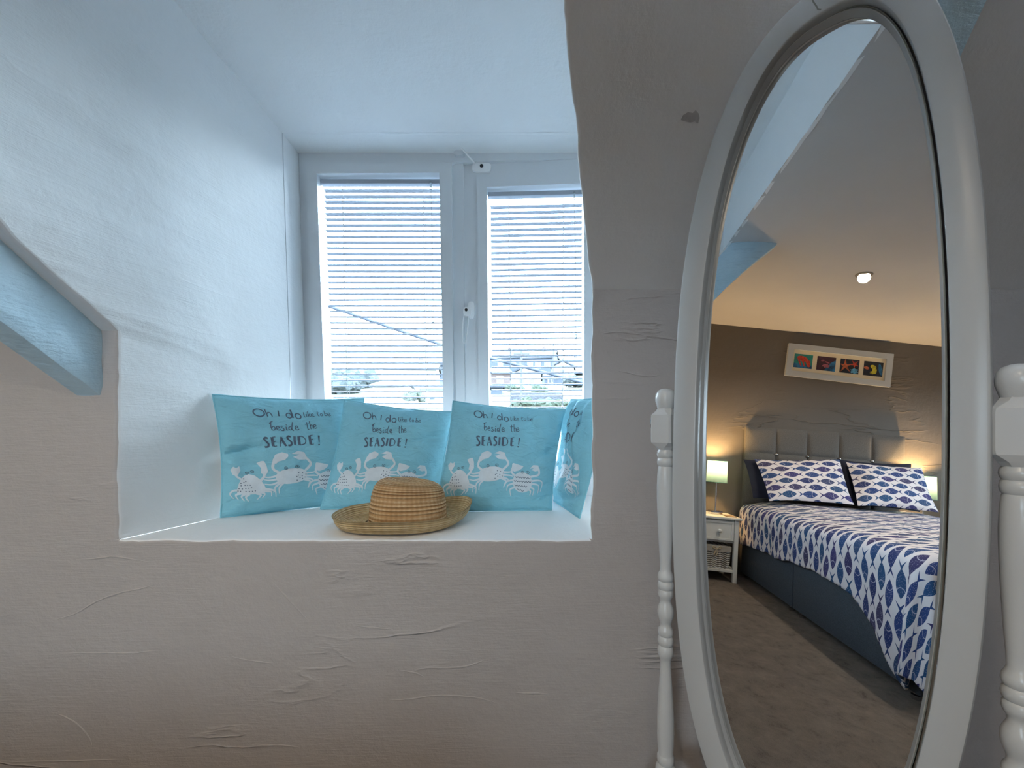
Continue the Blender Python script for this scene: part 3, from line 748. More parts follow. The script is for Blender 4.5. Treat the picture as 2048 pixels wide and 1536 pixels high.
cushion('aqua crab cushion leaning in the left corner against the white cheek wall', Ppx(425, 789, 1.42), Ppx(728, 797, 1.78), V((-.982, 1.432, zb)), V((-.61, 1.72, zb)), .062, 1,
        ((.05, .52, .25, -.022, .16, .03), (.5, .97, 1.3, -.008, .12, .03), (.35, .6, .2, -.006, .3, .03), (.04, .1, .6, -.01, .1, .03)))
cushion('aqua crab cushion behind the straw hat, partly covered by it', Ppx(689, 799, 1.65), Ppx(908, 824, 1.74), V((-.708, 1.57, zb)), V((-.275, 1.63, zb)), .058, 4,
        ((.3, .75, -.6, -.006, .3, .03), (.9, .7, .3, -.01, .2, .04), (.55, .9, 1.2, .008, .15, .04)))
cushion('aqua crab cushion right of the hat with all three crabs showing', Ppx(906, 802, 1.64), Ppx(1131, 818, 1.66), V((-.285, 1.53, zb)), V((.145, 1.56, zb)), .060, 7,
        ((.95, .55, .5, -.022, .16, .035), (.45, .6, .75, .008, .3, .04), (.92, .1, .3, -.012, .1, .03), (.3, .8, -.5, -.006, .25, .03)))
cushion('crumpled aqua cushion squeezed sideways behind the right wall edge', Ppx(1142, 799, 1.755), Ppx(1228, 790, 1.50), V((.172, 1.75, zb)), Ppx(1159, 1036, 1.385), .042, 11,
        ((.45, .75, 1.9, .022, .3, .06), (.25, .6, 1.7, -.026, .4, .05), (.65, .55, 1.2, -.02, .3, .05), (.7, .12, .2, -.02, .4, .035), (.75, .8, 1.5, .02, .25, .06)), pull=.02)

# ------------------------------------------------------------------ straw hat
HC = V((-.338, 1.345, SILL + .002)); HR = math.radians(20)
hat = thing('straw_hat', 'woven straw sun hat with upturned brim lying on the sill', 'hat', HC)
def hatp(rx, ry, a, z, dx=0, dy=0):
    x, y = rx * math.cos(a) + dx, ry * math.sin(a) + dy
    return HC + V((x * math.cos(HR) - y * math.sin(HR), x * math.sin(HR) + y * math.cos(HR), z))
NA = 128
bm = BM(); rows = []; prof = []
ctl = [(0, .122, .100), (.0, .124, .103), (.012, .122, .100), (.04, .119, .096), (.07, .115, .0925), (.098, .109, .088), (.116, .101, .082), (.127, .088, .070), (.1325, .07, .054), (.131, .045, .034), (.128, .02, .015), (.127, .001, .001)]
cs = smooth_line([V(c) for c in ctl], 14)
for i, c in enumerate(cs):
    s = i / len(cs); rip = .0011 * math.sin(i * 2 * PI / 4.6)
    row = []
    for k in range(NA):
        a = 2 * PI * k / NA; dent = -.007 * math.exp(-((a - 5.0) / .5) ** 2) * math.exp(-((c.x - .085) / .03) ** 2) + .004 * nz((math.cos(a) * 1.5, math.sin(a) * 1.5, c.x * 20), 1, 5)
        top = -.010 * math.exp(-(((c.y * math.cos(a)) / .06) ** 2 + ((c.z * math.sin(a)) / .03) ** 2)) if c.x > .11 else 0
        row.append(hatp(c.y + rip + dent, c.z + rip + dent, a, .006 + c.x + top - .008 * math.cos(a + .2) * (c.x / .13), .012, .006))
    rows.append(row)
grid(bm, rows, 0, True, uv=lambda i, j: (j / NA, i / len(cs))); obj('crown', bm, 'straw', hat)
bm = BM(); rows = []
ctl = [(.112, .092, .012), (.124, .102, .005), (.15, .122, .002), (.178, .143, .004), (.196, .156, .012), (.206, .164, .026), (.211, .168, .042), (.213, .170, .044), (.209, .166, .043), (.203, .161, .028), (.192, .152, .015), (.176, .140, .008), (.15, .121, .006), (.122, .099, .010)]
cs = smooth_line([V(c) for c in ctl], 7)
for i, c in enumerate(cs):
    row = []
    for k in range(NA):
        a = 2 * PI * k / NA; up = max(0, (c.x - .12) / .09)
        zz = c.z + up * (.020 * max(0, math.cos(a - .1)) ** 2 - .004 * max(0, -math.sin(a)) + .003 * math.sin(3 * a + 1)) + .0006 * math.sin(i * 2 * PI / 3.5)
        row.append(hatp(c.x * (1 + .012 * math.sin(2 * a + .6)), c.y * (1 + .02 * math.sin(3 * a)), a, max(.0, zz)))
    rows.append(row)
grid(bm, rows, 0, True, uv=lambda i, j: (j / NA, i / len(cs) * 1.6)); obj('brim', bm, 'straw_brim', hat)

# ------------------------------------------------------------------ oval cheval mirror
MC = V((.5205, .7755, .95))
Na = V((-.760, -.650, 0)).normalized(); Ax = V((.650, -.760, 0)).normalized()
NzT = .05; Nn = V((Na.x * math.sqrt(1 - NzT ** 2), Na.y * math.sqrt(1 - NzT ** 2), NzT)); Up = Nn.cross(Ax)
if Up.z < 0: Up = -Up
mir = thing('cheval_mirror', 'white oval cheval mirror on turned posts reflecting the bed', 'mirror', V((MC.x, MC.y, 0)))
def ov(a, b, p, t, off, cx=0., sheer=0.):
    c, s = math.cos(t), math.sin(t)
    x = math.copysign(abs(c) ** (2 / p), c) * a; y = math.copysign(abs(s) ** (2 / p), s) * b
    x += cx + (sheer * (y / .7) ** 3 if y > 0 else 0)
    return MC + Ax * x + Up * y + Nn * off
NO = 160
# (half width, half height, distance in front of the glass) across the moulding, outside to inside
sec = [(.228, .780, -.016), (.2325, .785, -.010), (.2325, .785, .022), (.2305, .783, .0265), (.227, .779, .028), (.1895, .734, .028), (.1872, .7315, .0268), (.1862, .730, .024), (.1857, .729, .0145), (.1870, .731, -.004)]
bm = BM(); rows = [[ov(a, b, 2.5, 2 * PI * k / NO, o, .004 + .006 * (.2325 - a) / .05, .022) for k in range(NO)] for a, b, o in sec]
rows.append(rows[0]); grid(bm, rows, 0, True); bmesh.ops.remove_doubles(bm, verts=bm.verts, dist=1e-6); bmesh.ops.recalc_face_normals(bm, faces=bm.faces)
mf = obj('oval_frame', bm, 'frame_white', mir)
bm = BM(); rows = [[ov(a, b, 2.5, 2 * PI * k / NO, o, .005, .022) for k in range(NO)] for a, b, o in ((.1861, .7296, .0150), (.1874, .7315, .0140), (.1874, .7315, .0120), (.1847, .7282, .0115))]; grid(bm, rows, 0, True); obj('groove', bm, 'groove', mf)
bm = BM(); rows = [[ov(a, b, 2.5, 2 * PI * k / NO, o, .006, .022) for k in range(NO)] for a, b, o in ((.1857, .7292, .0112), (.1847, .7282, .0122), (.1838, .7268, .0122), (.1818, .7238, .0065), (.1800, .7205, .0004))]; grid(bm, rows, 0, True); obj('inner_bead', bm, 'frame_white', mf)
bm = BM(); bm.faces.new([bm.verts.new(ov(.185, .735, 2.5, 2 * PI * k / NO, .0, .006, .022)) for k in range(NO)]); obj('mirror_glass', bm, 'mirror', mir, False, 'silvered oval glass')
bm = BM(); bm.faces.new([bm.verts.new(ov(.230, .782, 2.5, -2 * PI * k / NO, -.015, .006, .022)) for k in range(NO)]); obj('back_panel', bm, 'frame_white', mir, False)
# hairline crack across the top joint of the frame
def fr(x, y, o): return MC + Ax * x + Up * y + Nn * o
for L, w in (([(.018, .79), (.022, .762), (.028, .747), (.029, .742), (.034, .7375)], .0011),):
    bm = BM(); pts = [fr(x, y, .0283) for x, y in L]
    for a, b in zip(pts, pts[1:]):
        s = (b - a).cross(Nn).normalized() * w; face(bm, [a - s, b - s, b + s, a + s])
    obj('frame_crack', bm, 'groove', mf, False, 'fine dark crack in the frame')
bm = BM(); a, b = fr(.034, .7362, .0268), fr(.037, .7315, .0165); s = (b - a).cross(Nn).normalized() * .0012; face(bm, [a - s + Nn * .001, b - s + Nn * .001, b + s + Nn * .001, a + s + Nn * .001])
obj('frame_crack', bm, 'groove', mf, False, 'fine dark crack in the frame')
# posts
K1 = .001145
def zz(py): return .95 - (py - 850) * K1
post_prof = [(.0, 777), (.009, 778), (.0165, 781), (.0212, 787), (.0228, 795), (.0225, 802), (.020, 810), (.0185, 814.5), (.0175, 817)]
post_low = [(.016, 898), (.0162, 900), (.0185, 903), (.0192, 908), (.018, 913), (.0158, 915.5), (.018, 918), (.0188, 924), (.0178, 930), (.0155, 932.5), (.0165, 935), (.0182, 950), (.0192, 975), (.0188, 1005), (.017, 1050), (.0145, 1095), (.0122, 1125), (.0118, 1138), (.0135, 1143), (.0165, 1148), (.0175, 1154), (.0165, 1159), (.0142, 1161.5), (.0165, 1164), (.0175, 1170), (.0165, 1175.5), (.0142, 1178), (.0162, 1181), (.0168, 1187), (.0155, 1192), (.0118, 1197),
            (.0115, 1203), (.0145, 1209), (.0175, 1216), (.0182, 1224), (.0172, 1232), (.014, 1240), (.0118, 1246), (.0125, 1252), (.0160, 1257), (.0168, 1263), (.0158, 1268), (.0142, 1270.5), (.0165, 1274), (.0175, 1281), (.0165, 1287), (.0142, 1289.5), (.0165, 1293), (.0178, 1301), (.0165, 1309), (.0135, 1314), (.0118, 1320), (.0122, 1335), (.0142, 1365), (.0170, 1405), (.0186, 1440), (.0188, 1465), (.0178, 1490), (.0160, 1506), (.0165, 1507), (.0188, 1511), (.0190, 1518), (.018, 1523), (.0165, 1525), (.0180, 1527), (.0215, 1533), (.0225, 1545), (.0225, 1580)]
ROTP = Matrix.Rotation(math.atan2(Ax.y, Ax.x), 4, 'Z')
def post(side):
    c = MC + Ax * (.26 * side)
    bm = BM(); lathe(bm, [(r, zz(p)) for r, p in post_prof[::-1]], (c.x, c.y, 0), 36); obj_f = ('finial', bm)
    m = Matrix.Translation((c.x, c.y, 0)) @ ROTP
    # block: square section with cut corners, front face an elongated octagon
    b2 = BM(); hw, zt_, zb_ = .0245, zz(816), zz(899); rows = []
    for z, s, ch in ((zt_, .66, .62), (zt_ - .006, .80, .55), (zt_ - .016, 1.0, .18), (zt_ - .022, 1.0, .14), (zb_ + .022, 1.0, .14), (zb_ + .016, 1.0, .18), (zb_ + .006, .82, .55), (zb_, .68, .62)):
        w = hw * s; q = w * (1 - ch)
        rows.append([m @ V((x, y, z)) for x, y in ((-w, -q), (-q, -w), (q, -w), (w, -q), (w, q), (q, w), (-q, w), (-w, q))])
    vs = grid(b2, rows, 0, True); b2.faces.new(vs[0][::-1]); b2.faces.new(vs[-1]); bmesh.ops.recalc_face_normals(b2, faces=b2.faces)
    b3 = BM(); lathe(b3, [(r, zz(p)) for r, p in post_low[::-1]], (c.x, c.y, 0), 36)
    p = obj('post', b3, 'gloss_white', mir); obj('finial', obj_f[1], 'gloss_white', p); obj('pivot_block', b2, 'gloss_white', p, False)
    b4 = BM(); e = c - Ax * (.0245 * side); e.z = .942; tube(b4, [e, e - Ax * (.004 * side), e - Ax * (.0045 * side)], [.009, .009, .005], 16); obj('pivot_knob', b4, 'gloss_white', p)
    # foot: arched two-legged base
    b5 = BM(); d = V((Na.x, Na.y, 0))
    for s in (1, -1):
        L = [c + d * (s * x) for x in (0, .04, .09, .14, .17)]
        for q, z in zip(L, (.115, .112, .085, .045, .018)): q.z = z
        pts = smooth_line(L, 6); tube(b5, pts, [lerp(.022, .016, k / (len(pts) - 1)) for k in range(len(pts))], 14)
    obj('foot', b5, 'gloss_white', p); return p
pl, pr = post(-1), post(1)
bm = BM(); a, b = MC + Ax * -.245, MC + Ax * .245; a.z = b.z = .135
pts = [a.lerp(b, k / 24) for k in range(25)]; tube(bm, pts, [.010 + .006 * abs(math.sin(k / 24 * PI * 3)) for k in range(25)], 14); obj('crossbar', bm, 'gloss_white', mir)
cr = P(1300, 848, .985)
bm = BM(); rc = MC + Ax * -.288; rc.z = .9525
loop = [rc + (Ax * -.012 + Na * -.0) * math.cos(t * PI / 12) + V((0, 0, .0185)) * math.sin(t * PI / 12) - Na * .004 * math.cos(t * PI / 12) for t in range(24)]
tube(bm, loop, .0016, 8, closed=True); obj('pull_ring', bm, 'chrome', pl, True, 'thin metal ring')

# ------------------------------------------------------------------ bed
BX0, BX1, BY0, BY1 = -2.43, -.585, -1.385, -.205
bed = thing('divan_bed', 'charcoal upholstered divan bed with buttoned grey headboard', 'bed', V(((BX0 + BX1) / 2, (BY0 + BY1) / 2, 0)))
xm = (BX0 + BX1) / 2 - .08
for a, b in ((BX0, xm - .003), (xm + .003, BX1)):
    bm = BM(); box(bm, (a, BY0, .035), (b, BY1, .345), bev=.008); db = obj('divan_base', bm, 'grey_fabric', bed)
    for x in (a + .06, b - .06):
        for y in (BY0 + .06, BY1 - .03):
            bm = BM(); lathe(bm, [(.016, 0), (.018, .004), (.018, .018), (.012, .022), (.012, .036)], (x, y, 0), 16); obj('castor', bm, 'chrome', db)
bm = BM(); box(bm, (BX0, BY0 + .02, .346), (BX1, BY1 - .02, .545), bev=.03); obj('mattress', bm, 'sheet', bed)
# headboard: puffed pads with seams
HY0, HY1, HZ0, HZ1, HX = -1.392, -.212, .05, 1.226, -2.49
bm = BM(); ny, nzz = 120, 84; rows = []
def pad(t): return max(0., 1 - abs(2 * t - 1) ** 7)
for j in range(nzz + 1):
    z = lerp(HZ0, HZ1, j / nzz); r = []
    for i in range(ny + 1):
        y = lerp(HY0, HY1, i / ny); fy = ((y - HY0) / (HY1 - HY0) * 5) % 1; fz = ((HZ1 - z) / .215) % 1
        k = min(1, (pad(fy) * pad(fz)) ** .6) if 0 < i < ny and 0 < j < nzz else .55
        e = min(1, 8 * min(i, ny - i) / ny, 5 * min(j, nzz - j) / nzz)
        r.append(V((HX + .036 + .022 * k * max(.0, e) ** .4, y, z)))
    rows.append(r)
vs = grid(bm, rows); bk = [[bm.verts.new((HX, HY0, HZ0)), bm.verts.new((HX, HY1, HZ0))], [bm.verts.new((HX, HY0, HZ1)), bm.verts.new((HX, HY1, HZ1))]]
bm.faces.new([bk[1][0]] + vs[-1] + [bk[1][1]]); bm.faces.new([bk[0][1]] + vs[0][::-1] + [bk[0][0]])
bm.faces.new([bk[0][0]] + [r[0] for r in vs] + [bk[1][0]]); bm.faces.new([bk[1][1]] + [r[-1] for r in vs][::-1] + [bk[0][1]]); bm.faces.new((bk[0][0], bk[1][0], bk[1][1], bk[0][1]))
bmesh.ops.recalc_face_normals(bm, faces=bm.faces)
hb = obj('headboard', bm, 'headboard', bed)
for k in range(1, 5):
    bm = BM(); y = lerp(HY0, HY1, k / 5); bmesh.ops.create_icosphere(bm, subdivisions=2, radius=.012, matrix=Matrix.Translation((HX + .046, y, HZ1 - .215)) @ Matrix.Diagonal((.7, 1, 1, 1))); obj('button', bm, 'chrome', hb)

# duvet: a flat sheet laid over the mattress, hanging at the side and foot
TOPZ, RD = .588, .07
EY, EX = -.172, -.540         # outer faces of the hanging parts
def hem(x):
    pts = [(-2.40, .262), (-2.15, .285), (-1.75, .298), (-1.44, .326), (-1.27, .330), (-1.15, .335), (-.97, .298), (-.87, .232), (-.78, .185), (-.70, .115), (-.62, .045), (-.5, .04)]
    for (a, b), (c, d) in zip(pts, pts[1:]):
        if x <= c: return lerp(b, d, max(0, (x - a) / (c - a)))
    return .1
def over(a):
    """distance past the top edge -> (outward, down)"""
    L = RD * PI / 2
    if a <= 0: return a, 0.
    if a < L: return RD * math.sin(a / RD), RD * (1 - math.cos(a / RD))
    return RD + .0, RD + (a - L)
ys0, xs0 = EY - RD, EX - RD   # where the top starts to curl
def duvet_pt(s, t):
    """s: metres past xs0 towards the foot, t: metres past ys0 towards the window"""
    puff = .014 * nz((s * 2.2, t * 2.5, 0), 1, 2) + .006 * nz((s * 7, t * 7, 0), 1, 6)
    if s <= 0 or t <= 0:
        ox, dx = over(s); oy, dy = over(t)
        w = 0
        hang = max(dx, dy)
        if hang > RD:
            q = s if dy > dx else t
            w = (.016 * nz((q * 5, 0, 0), 1, 11) + .01 * nz((q * 14, hang * 2, 0), 1, 12)) * min(1, (hang - RD) / .15)
        p = V((xs0 + ox, ys0 + oy, TOPZ - max(dx, dy)))
        if hang <= RD: p.z += puff * (1 - hang / RD) + .05 * (1 - math.exp(-max(0, -t) / .16)) * (1 - math.exp(-max(0, -s) / .16)) * (.6 + .4 * min(1, max(0, -s - .6)))
        if dy > dx: p.y += w + puff * .4
        elif dx > 0: p.x += w + puff * .4
        return p
    r = math.hypot(s, t); ph = math.atan2(s, t)          # 0: side, pi/2: foot
    o, d = over(r)
    h_ = max(0, r - RD)
    fl = h_ * .20 * math.sin(2 * ph) + .022 * math.sin(ph * 6) * math.sin(2 * ph) * min(1, max(0, r - .1) / .2)
    fl += (.016 * nz((s * 5, 0, 0), 1, 11) + .01 * nz((s * 14, d * 2, 0), 1, 12)) * min(1, h_ / .15) * math.cos(ph) ** 2 + (.016 * nz((t * 5, 0, 0), 1, 11) + .01 * nz((t * 14, d * 2, 0), 1, 12)) * min(1, h_ / .15) * math.sin(ph) ** 2
    return V((xs0 + (o + fl) * math.sin(ph), ys0 + (o + fl) * math.cos(ph), TOPZ - d))
duv = None
bm = BM(); lay = bm.loops.layers.uv.verify()
SN, TN = 150, 120; rows = []; uvs = []
for i in range(SN + 1):
    s = lerp(-1.80, .50, i / SN); row = []; ur = []
    x = min(xs0 + s, -.5)
    drop = TOPZ - hem(xs0 + s if s < 0 else xs0 + s * .6)
    wmax = RD * PI / 2 + (drop - RD)
    if s > 0: wmax = max(.30, .57 - s * .55)
    wmax += .012 * nz((s * 6, 0, 0), 1, 4) + .008 * nz((s * 19, 0, 0), 1, 5)
    for j in range(TN + 1):
        t = lerp(-1.13, wmax, j / TN)
        p = duvet_pt(s, t)
        p.z = max(p.z, .006 + .01 * (j / TN))
        if s > 0 and p.z < .03: p.x += (.03 - p.z) * .4
        row.append(p); ur.append((t, s))
    rows.append(row); uvs.append(ur)
grid(bm, rows, uv=lambda i, j: uvs[i][j]); bmesh.ops.recalc_face_normals(bm, faces=bm.faces)
cx = V((-1.5, -.8, .56)); 
duv = single('duvet', bm, 'fish_duvet', 'white duvet printed with blue fish draped over the bed', 'duvet', cx)
sm = duv.modifiers.new('thick', 'SOLIDIFY'); sm.thickness = .012; sm.offset = -1

def pillow(name, label, TL, TR, BL_, BR, T, mat, seed, w=.62, h=.42, group=None):
    nrm = (BR - BL_).cross(TL - BL_).normalized(); N = 36
    def surf(u, v, side):
        a, b = 2 * u - 1, 2 * v - 1
        uu = .5 + a / 2 * (1 - .04 * (1 - b * b)); vv = .5 + b / 2 * (1 - .07 * (1 - a * a))
        p = BL_.lerp(BR, uu).lerp(TL.lerp(TR, uu), vv); k = max(0., (1 - abs(a) ** 3) * (1 - abs(b) ** 3)) ** .55
        return p + nrm * (side * T * k + .012 * nz((u * 3, v * 3, 0), 1, seed) * k + .01 * nz((u * 2, v * 2, 0), 1, seed + 2))
    bm = BM(); uvf = lambda i, j: (j / N * w + seed * .37, i / N * h + seed * .113)
    grid(bm, [[surf(i / N, j / N, 1) for i in range(N + 1)] for j in range(N + 1)], uv=uvf)
    grid(bm, [[surf(i / N, j / N, -1) for i in range(N + 1)] for j in range(N + 1)], uv=uvf)
    bmesh.ops.remove_doubles(bm, verts=bm.verts, dist=1e-5); bmesh.ops.recalc_face_normals(bm, faces=bm.faces)
    return single(name, bm, mat, label, 'pillow', (BL_ + BR) / 2, group)
# seen from the foot of the bed the window side (y = -.2) is on the left in the mirror image
def pil(name, label, yTL, zTL, yTR, zTR, yBL, zBL, yBR, zBR, xt, xb, T, mat, seed, group):
    # wind corners so the front faces +x
    return pillow(name, label, V((xt, yTR, zTR)), V((xt, yTL, zTL)), V((xb, yBR, zBR)), V((xb, yBL, zBL)), T, mat, seed, group=group)
pil('pillow', 'fish print pillow on the left of the reflected bed, nearest the lit lamp', -.240, .958, -.862, 1.003, -.262, .648, -.83, .675, -2.335, -2.09, .05, 'fish_pillow', 1, 'fish print pillows')
pil('pillow', 'fish print pillow on the right of the reflected bed', -.905, .985, -1.43, .985, -.85, .668, -1.36, .668, -2.335, -2.085, .05, 'fish_pillow', 2, 'fish print pillows')
pil('pillow', 'dark navy pillow behind the left fish pillow', -.178, .948, -.86, .985, -.215, .65, -.80, .65, -2.40, -2.265, .03, 'navy', 3, 'navy pillows')
pil('pillow', 'dark navy pillow behind the right fish pillow', -.90, 1.005, -1.40, 1.01, -.83, .65, -1.37, .65, -2.40, -2.265, .03, 'navy', 4, 'navy pillows')

# ------------------------------------------------------------------ bedside tables and lamps
NX0, NX1, NY0, NY1, NT_ = -2.485, -2.165, -.085, .235, .492
def nightstand():
    t = thing('bedside_table', 'white bedside table with one drawer left of the reflected bed', 'bedside table', V(((NX0 + NX1) / 2, (NY0 + NY1) / 2, 0)), 'white bedside tables')
    bm = BM(); box(bm, (NX0 - .0, NY0 - .018, NT_ - .018), (NX1 + .018, NY1 + .018, NT_), bev=.005); obj('tabletop', bm, 'night_white', t)
    for x in (NX0, NX1 - .03):
        for y in (NY0, NY1 - .03): bm = BM(); box(bm, (x, y, 0), (x + .03, y + .03, NT_ - .018), bev=.002); obj('leg', bm, 'night_white', t, False)
    bm = BM(); box(bm, (NX0 + .01, NY0 + .012, .295), (NX1 - .025, NY1 - .012, NT_ - .019)); obj('carcass', bm, 'night_white', t, False)
    bm = BM(); box(bm, (NX1 - .024, NY0 + .032, .31), (NX1 - .006, NY1 - .032, NT_ - .03), bev=.002); dr = obj('drawer', bm, 'night_white', t, False)
    bm = BM()
    for lo, hi in (((NY0 + .036, .314), (NY1 - .036, .330)), ((NY0 + .036, NT_ - .050), (NY1 - .036, NT_ - .034)), ((NY0 + .036, .33), (NY0 + .052, NT_ - .05)), ((NY1 - .052, .33), (NY1 - .036, NT_ - .05))): box(bm, (NX1 - .008, lo[0], lo[1]), (NX1 - .001, hi[0], hi[1]), bev=.001)
    obj('drawer_moulding', bm, 'night_white', dr, False)
    bm = BM(); bmesh.ops.create_uvsphere(bm, u_segments=20, v_segments=12, radius=.015, matrix=Matrix.Translation((NX1 + .012, (NY0 + NY1) / 2 - .022, .385))); tube(bm, [(NX1 - .01, (NY0 + NY1) / 2 - .022, .385), (NX1 + .005, (NY0 + NY1) / 2 - .022, .385)], .007, 12); obj('knob', bm, 'night_white', dr)
    bm = BM(); box(bm, (NX0 + .005, NY0 + .004, .075), (NX1 - .004, NY1 - .004, .095), bev=.002); obj('shelf', bm, 'night_white', t, False)
    return t
ns = nightstand()
ns2 = copy_tree(ns); ns2.location.y = -1.62; ns2['label'] = 'white bedside table hidden behind the right side of the reflected bed'
# wicker basket on the shelf
t = thing('wicker_basket', 'small whitewashed wicker basket with linen liner and bow on bedside shelf', 'basket', V((-2.3, .075, .096)))
bm = BM(); rows = []
for z, w in ((.096, .112), (.15, .116), (.25, .121), (.262, .121)):
    rows.append([V((-2.32 + .13 * cx_, .075 + w * cy_, z)) for cx_, cy_ in ((-1, -1), (-.5, -1), (0, -1), (.5, -1), (.93, -1), (1, -.93), (1, -.5), (1, 0), (1, .5), (1, .93), (.93, 1), (.5, 1), (0, 1), (-.5, 1), (-1, 1))])
vs = grid(bm, rows, 0, True); bm.faces.new(vs[0][::-1]); bm.faces.new(vs[-1]); obj('basket_body', bm, 'wicker', t)
bm = BM(); rows = []
for q, z in enumerate((.222, .262, .270)):
    w = .124 if q < 2 else .114
    rows.append([V((-2.32 + (.134 if q < 2 else .124) * cx_, .075 + w * cy_, z - (.006 * math.sin(9 * cy_ + 7 * cx_) if q == 0 else 0))) for cx_, cy_ in ((-1, -1), (-.5, -1), (0, -1), (.5, -1), (.93, -1), (1, -.93), (1, -.5), (1, 0), (1, .5), (1, .93), (.93, 1), (.5, 1), (0, 1), (-.5, 1), (-1, 1))])
grid(bm, rows, 0, True); obj('liner', bm, 'linen', t)
bm = BM(); bx = -2.182
for L in ([(0, .245), (.022, .262), (.028, .248), (0, .243), (-.022, .262), (-.028, .248), (0, .245)], [(0, .245), (.012, .215), (.02, .195)], [(0, .245), (-.004, .212), (.006, .185)]): tube(bm, smooth_line([(bx, .062 + y, z) for y, z in L], 5), .0045, 8)
obj('bow', bm, 'jute', t)
LX, LY = -2.35, .035
def lamp():
    t = thing('table_lamp', 'lit table lamp with teal shade left of the reflected bed', 'lamp', V((LX, LY, NT_)), 'teal shaded bedside lamps')
    bm = BM(); box(bm, (LX - .04, LY - .045, NT_), (LX + .04, LY + .045, NT_ + .028), bev=.004); obj('lamp_base', bm, 'chrome', t)
    bm = BM(); tube(bm, [(LX, LY, NT_ + .028), (LX, LY, .79)], .006, 14); obj('stem', bm, 'chrome', t)
    bm = BM(); rows = []
    for z, r in ((.748, .079), (.80, .077), (.86, .0755), (.922, .074)): rows.append([V((LX + r * math.cos(2 * PI * k / 48), LY + r * math.sin(2 * PI * k / 48), z)) for k in range(48)])
    grid(bm, rows, 0, True); sh = obj('lamp_shade', bm, 'shade', t)
    for z, r in ((.748, .0795), (.922, .0745)):
        bm = BM(); tube(bm, [V((LX + r * math.cos(2 * PI * k / 48), LY + r * math.sin(2 * PI * k / 48), z)) for k in range(48)], .0022, 6, closed=True)
        obj('shade_trim', bm, 'shade_trim', sh)
    bm = BM(); bmesh.ops.create_uvsphere(bm, u_segments=20, v_segments=14, radius=.024, matrix=Matrix.Translation((LX, LY, .83)) @ Matrix.Diagonal((1, 1, 1.25, 1))); tube(bm, [(LX, LY, .78), (LX, LY, .808)], .012, 14); obj('bulb', bm, 'bulb', t)
    return t
lp = lamp(); lp2 = copy_tree(lp); lp2.location = V((-2.385, -1.475, NT_)); lp2['label'] = 'lit teal shaded lamp half hidden behind the right fish pillow'
single('coaster', (lambda b: (box(b, (-2.30, -.075, NT_), (-2.19, -.0, NT_ + .006), bev=.001), b)[1])(BM()), 'card', 'flat brown card lying on the bedside table beside the lamp', 'coaster', (-2.245, -.04, NT_))

# ------------------------------------------------------------------ picture over the bed
PX, PY0, PY1 = XL + .004, -.519, -1.305
pc = V((PX, (PY0 + PY1) / 2, 1.79))
pic = thing('picture_frame', 'long white frame with four sea life photos hung above the headboard', 'picture', pc)
PR = Matrix.Translation(pc) @ Matrix.Rotation(math.radians(4.6), 4, 'X') @ Matrix.Translation(-pc)
W_, H_ = .79, .276
def pp(a, b, o): return PR @ (pc + V((o, -a, b)))       # a: to the right as seen in the room mirror image
def pbox(bm, a0, b0, a1, b1, o0, o1, bev=0):
    box(bm, pc + V((o0, -a1, b0)), pc + V((o1, -a0, b1)), bev=bev)
bm = BM(); fw = .047
for q in ((-W_ / 2, -H_ / 2, W_ / 2, -H_ / 2 + fw), (-W_ / 2, H_ / 2 - fw, W_ / 2, H_ / 2), (-W_ / 2, -H_ / 2 + fw, -W_ / 2 + fw, H_ / 2 - fw), (W_ / 2 - fw, -H_ / 2 + fw, W_ / 2, H_ / 2 - fw)): pbox(bm, *q, 0, .022)
bmesh.ops.transform(bm, matrix=PR, verts=bm.verts); obj('frame', bm, 'pic_white', pic, False)
bm = BM(); pbox(bm, -W_ / 2 + fw, -H_ / 2 + fw, W_ / 2 - fw, H_ / 2 - fw, 0, .008); bmesh.ops.transform(bm, matrix=PR, verts=bm.verts); obj('mount', bm, 'mat_cream', pic, False)
pw, phh = .142, .118
def photo(k, bg, shapes):
    bm = BM(); mats = [bg]; c0 = -.264 + k * .176
    face(bm, [pp(c0 + a * pw / 2, b * phh / 2, .0085) for a, b in ((-1, -1), (1, -1), (1, 1), (-1, 1))])
    for m, pts, lv in shapes:
        if m not in mats: mats.append(m)
        face(bm, [pp(c0 + a * pw / 2, b * phh / 2, .0085 + .0003 * lv) for a, b in pts], mats.index(m))
    for f in bm.faces:
        f.normal_update()
        if f.normal.x < 0: f.normal_flip()
    obj('photo', bm, mats, pic, False)
def blob(cx_, cy_, rx, ry, rot=0, n=16, wob=0, sd=0):
    out = []
    for k in range(n):
        a = 2 * PI * k / n; w = 1 + wob * math.sin(k * 2.4 + sd); x, y = rx * w * math.cos(a), ry * w * math.sin(a)
        out.append((max(-1, min(1, cx_ + x * math.cos(rot) - y * math.sin(rot))), max(-1, min(1, cy_ + x * math.sin(rot) + y * math.cos(rot)))))
    return out
def star(cx_, cy_, r, rot):
    out = []
    for k in range(10):
        a = rot + PI * k / 5; q = r if k % 2 == 0 else r * .28
        out.append((max(-1, min(1, cx_ + q * math.cos(a))), max(-1, min(1, cy_ + q * 1.2 * math.sin(a)))))
    return out
photo(0, 'ph_teal', [('ph_blue', [(-1, -1), (1, -1), (1, -.55), (-1, -.35)], 1), ('ph_red', blob(-.1, .35, .62, .38, -.35), 2)] + [('ph_red', [(x - .13, .2), (x + .13, .1), (x + .17 + d, -.7), (x + .06 + d, -.75)], 2 + .2 * i) for i, (x, d) in enumerate(((-.5, .2), (-.1, .15), (.3, .15)))] + [('ph_red', blob(.62, -.3, .18, .5, .1), 3)])
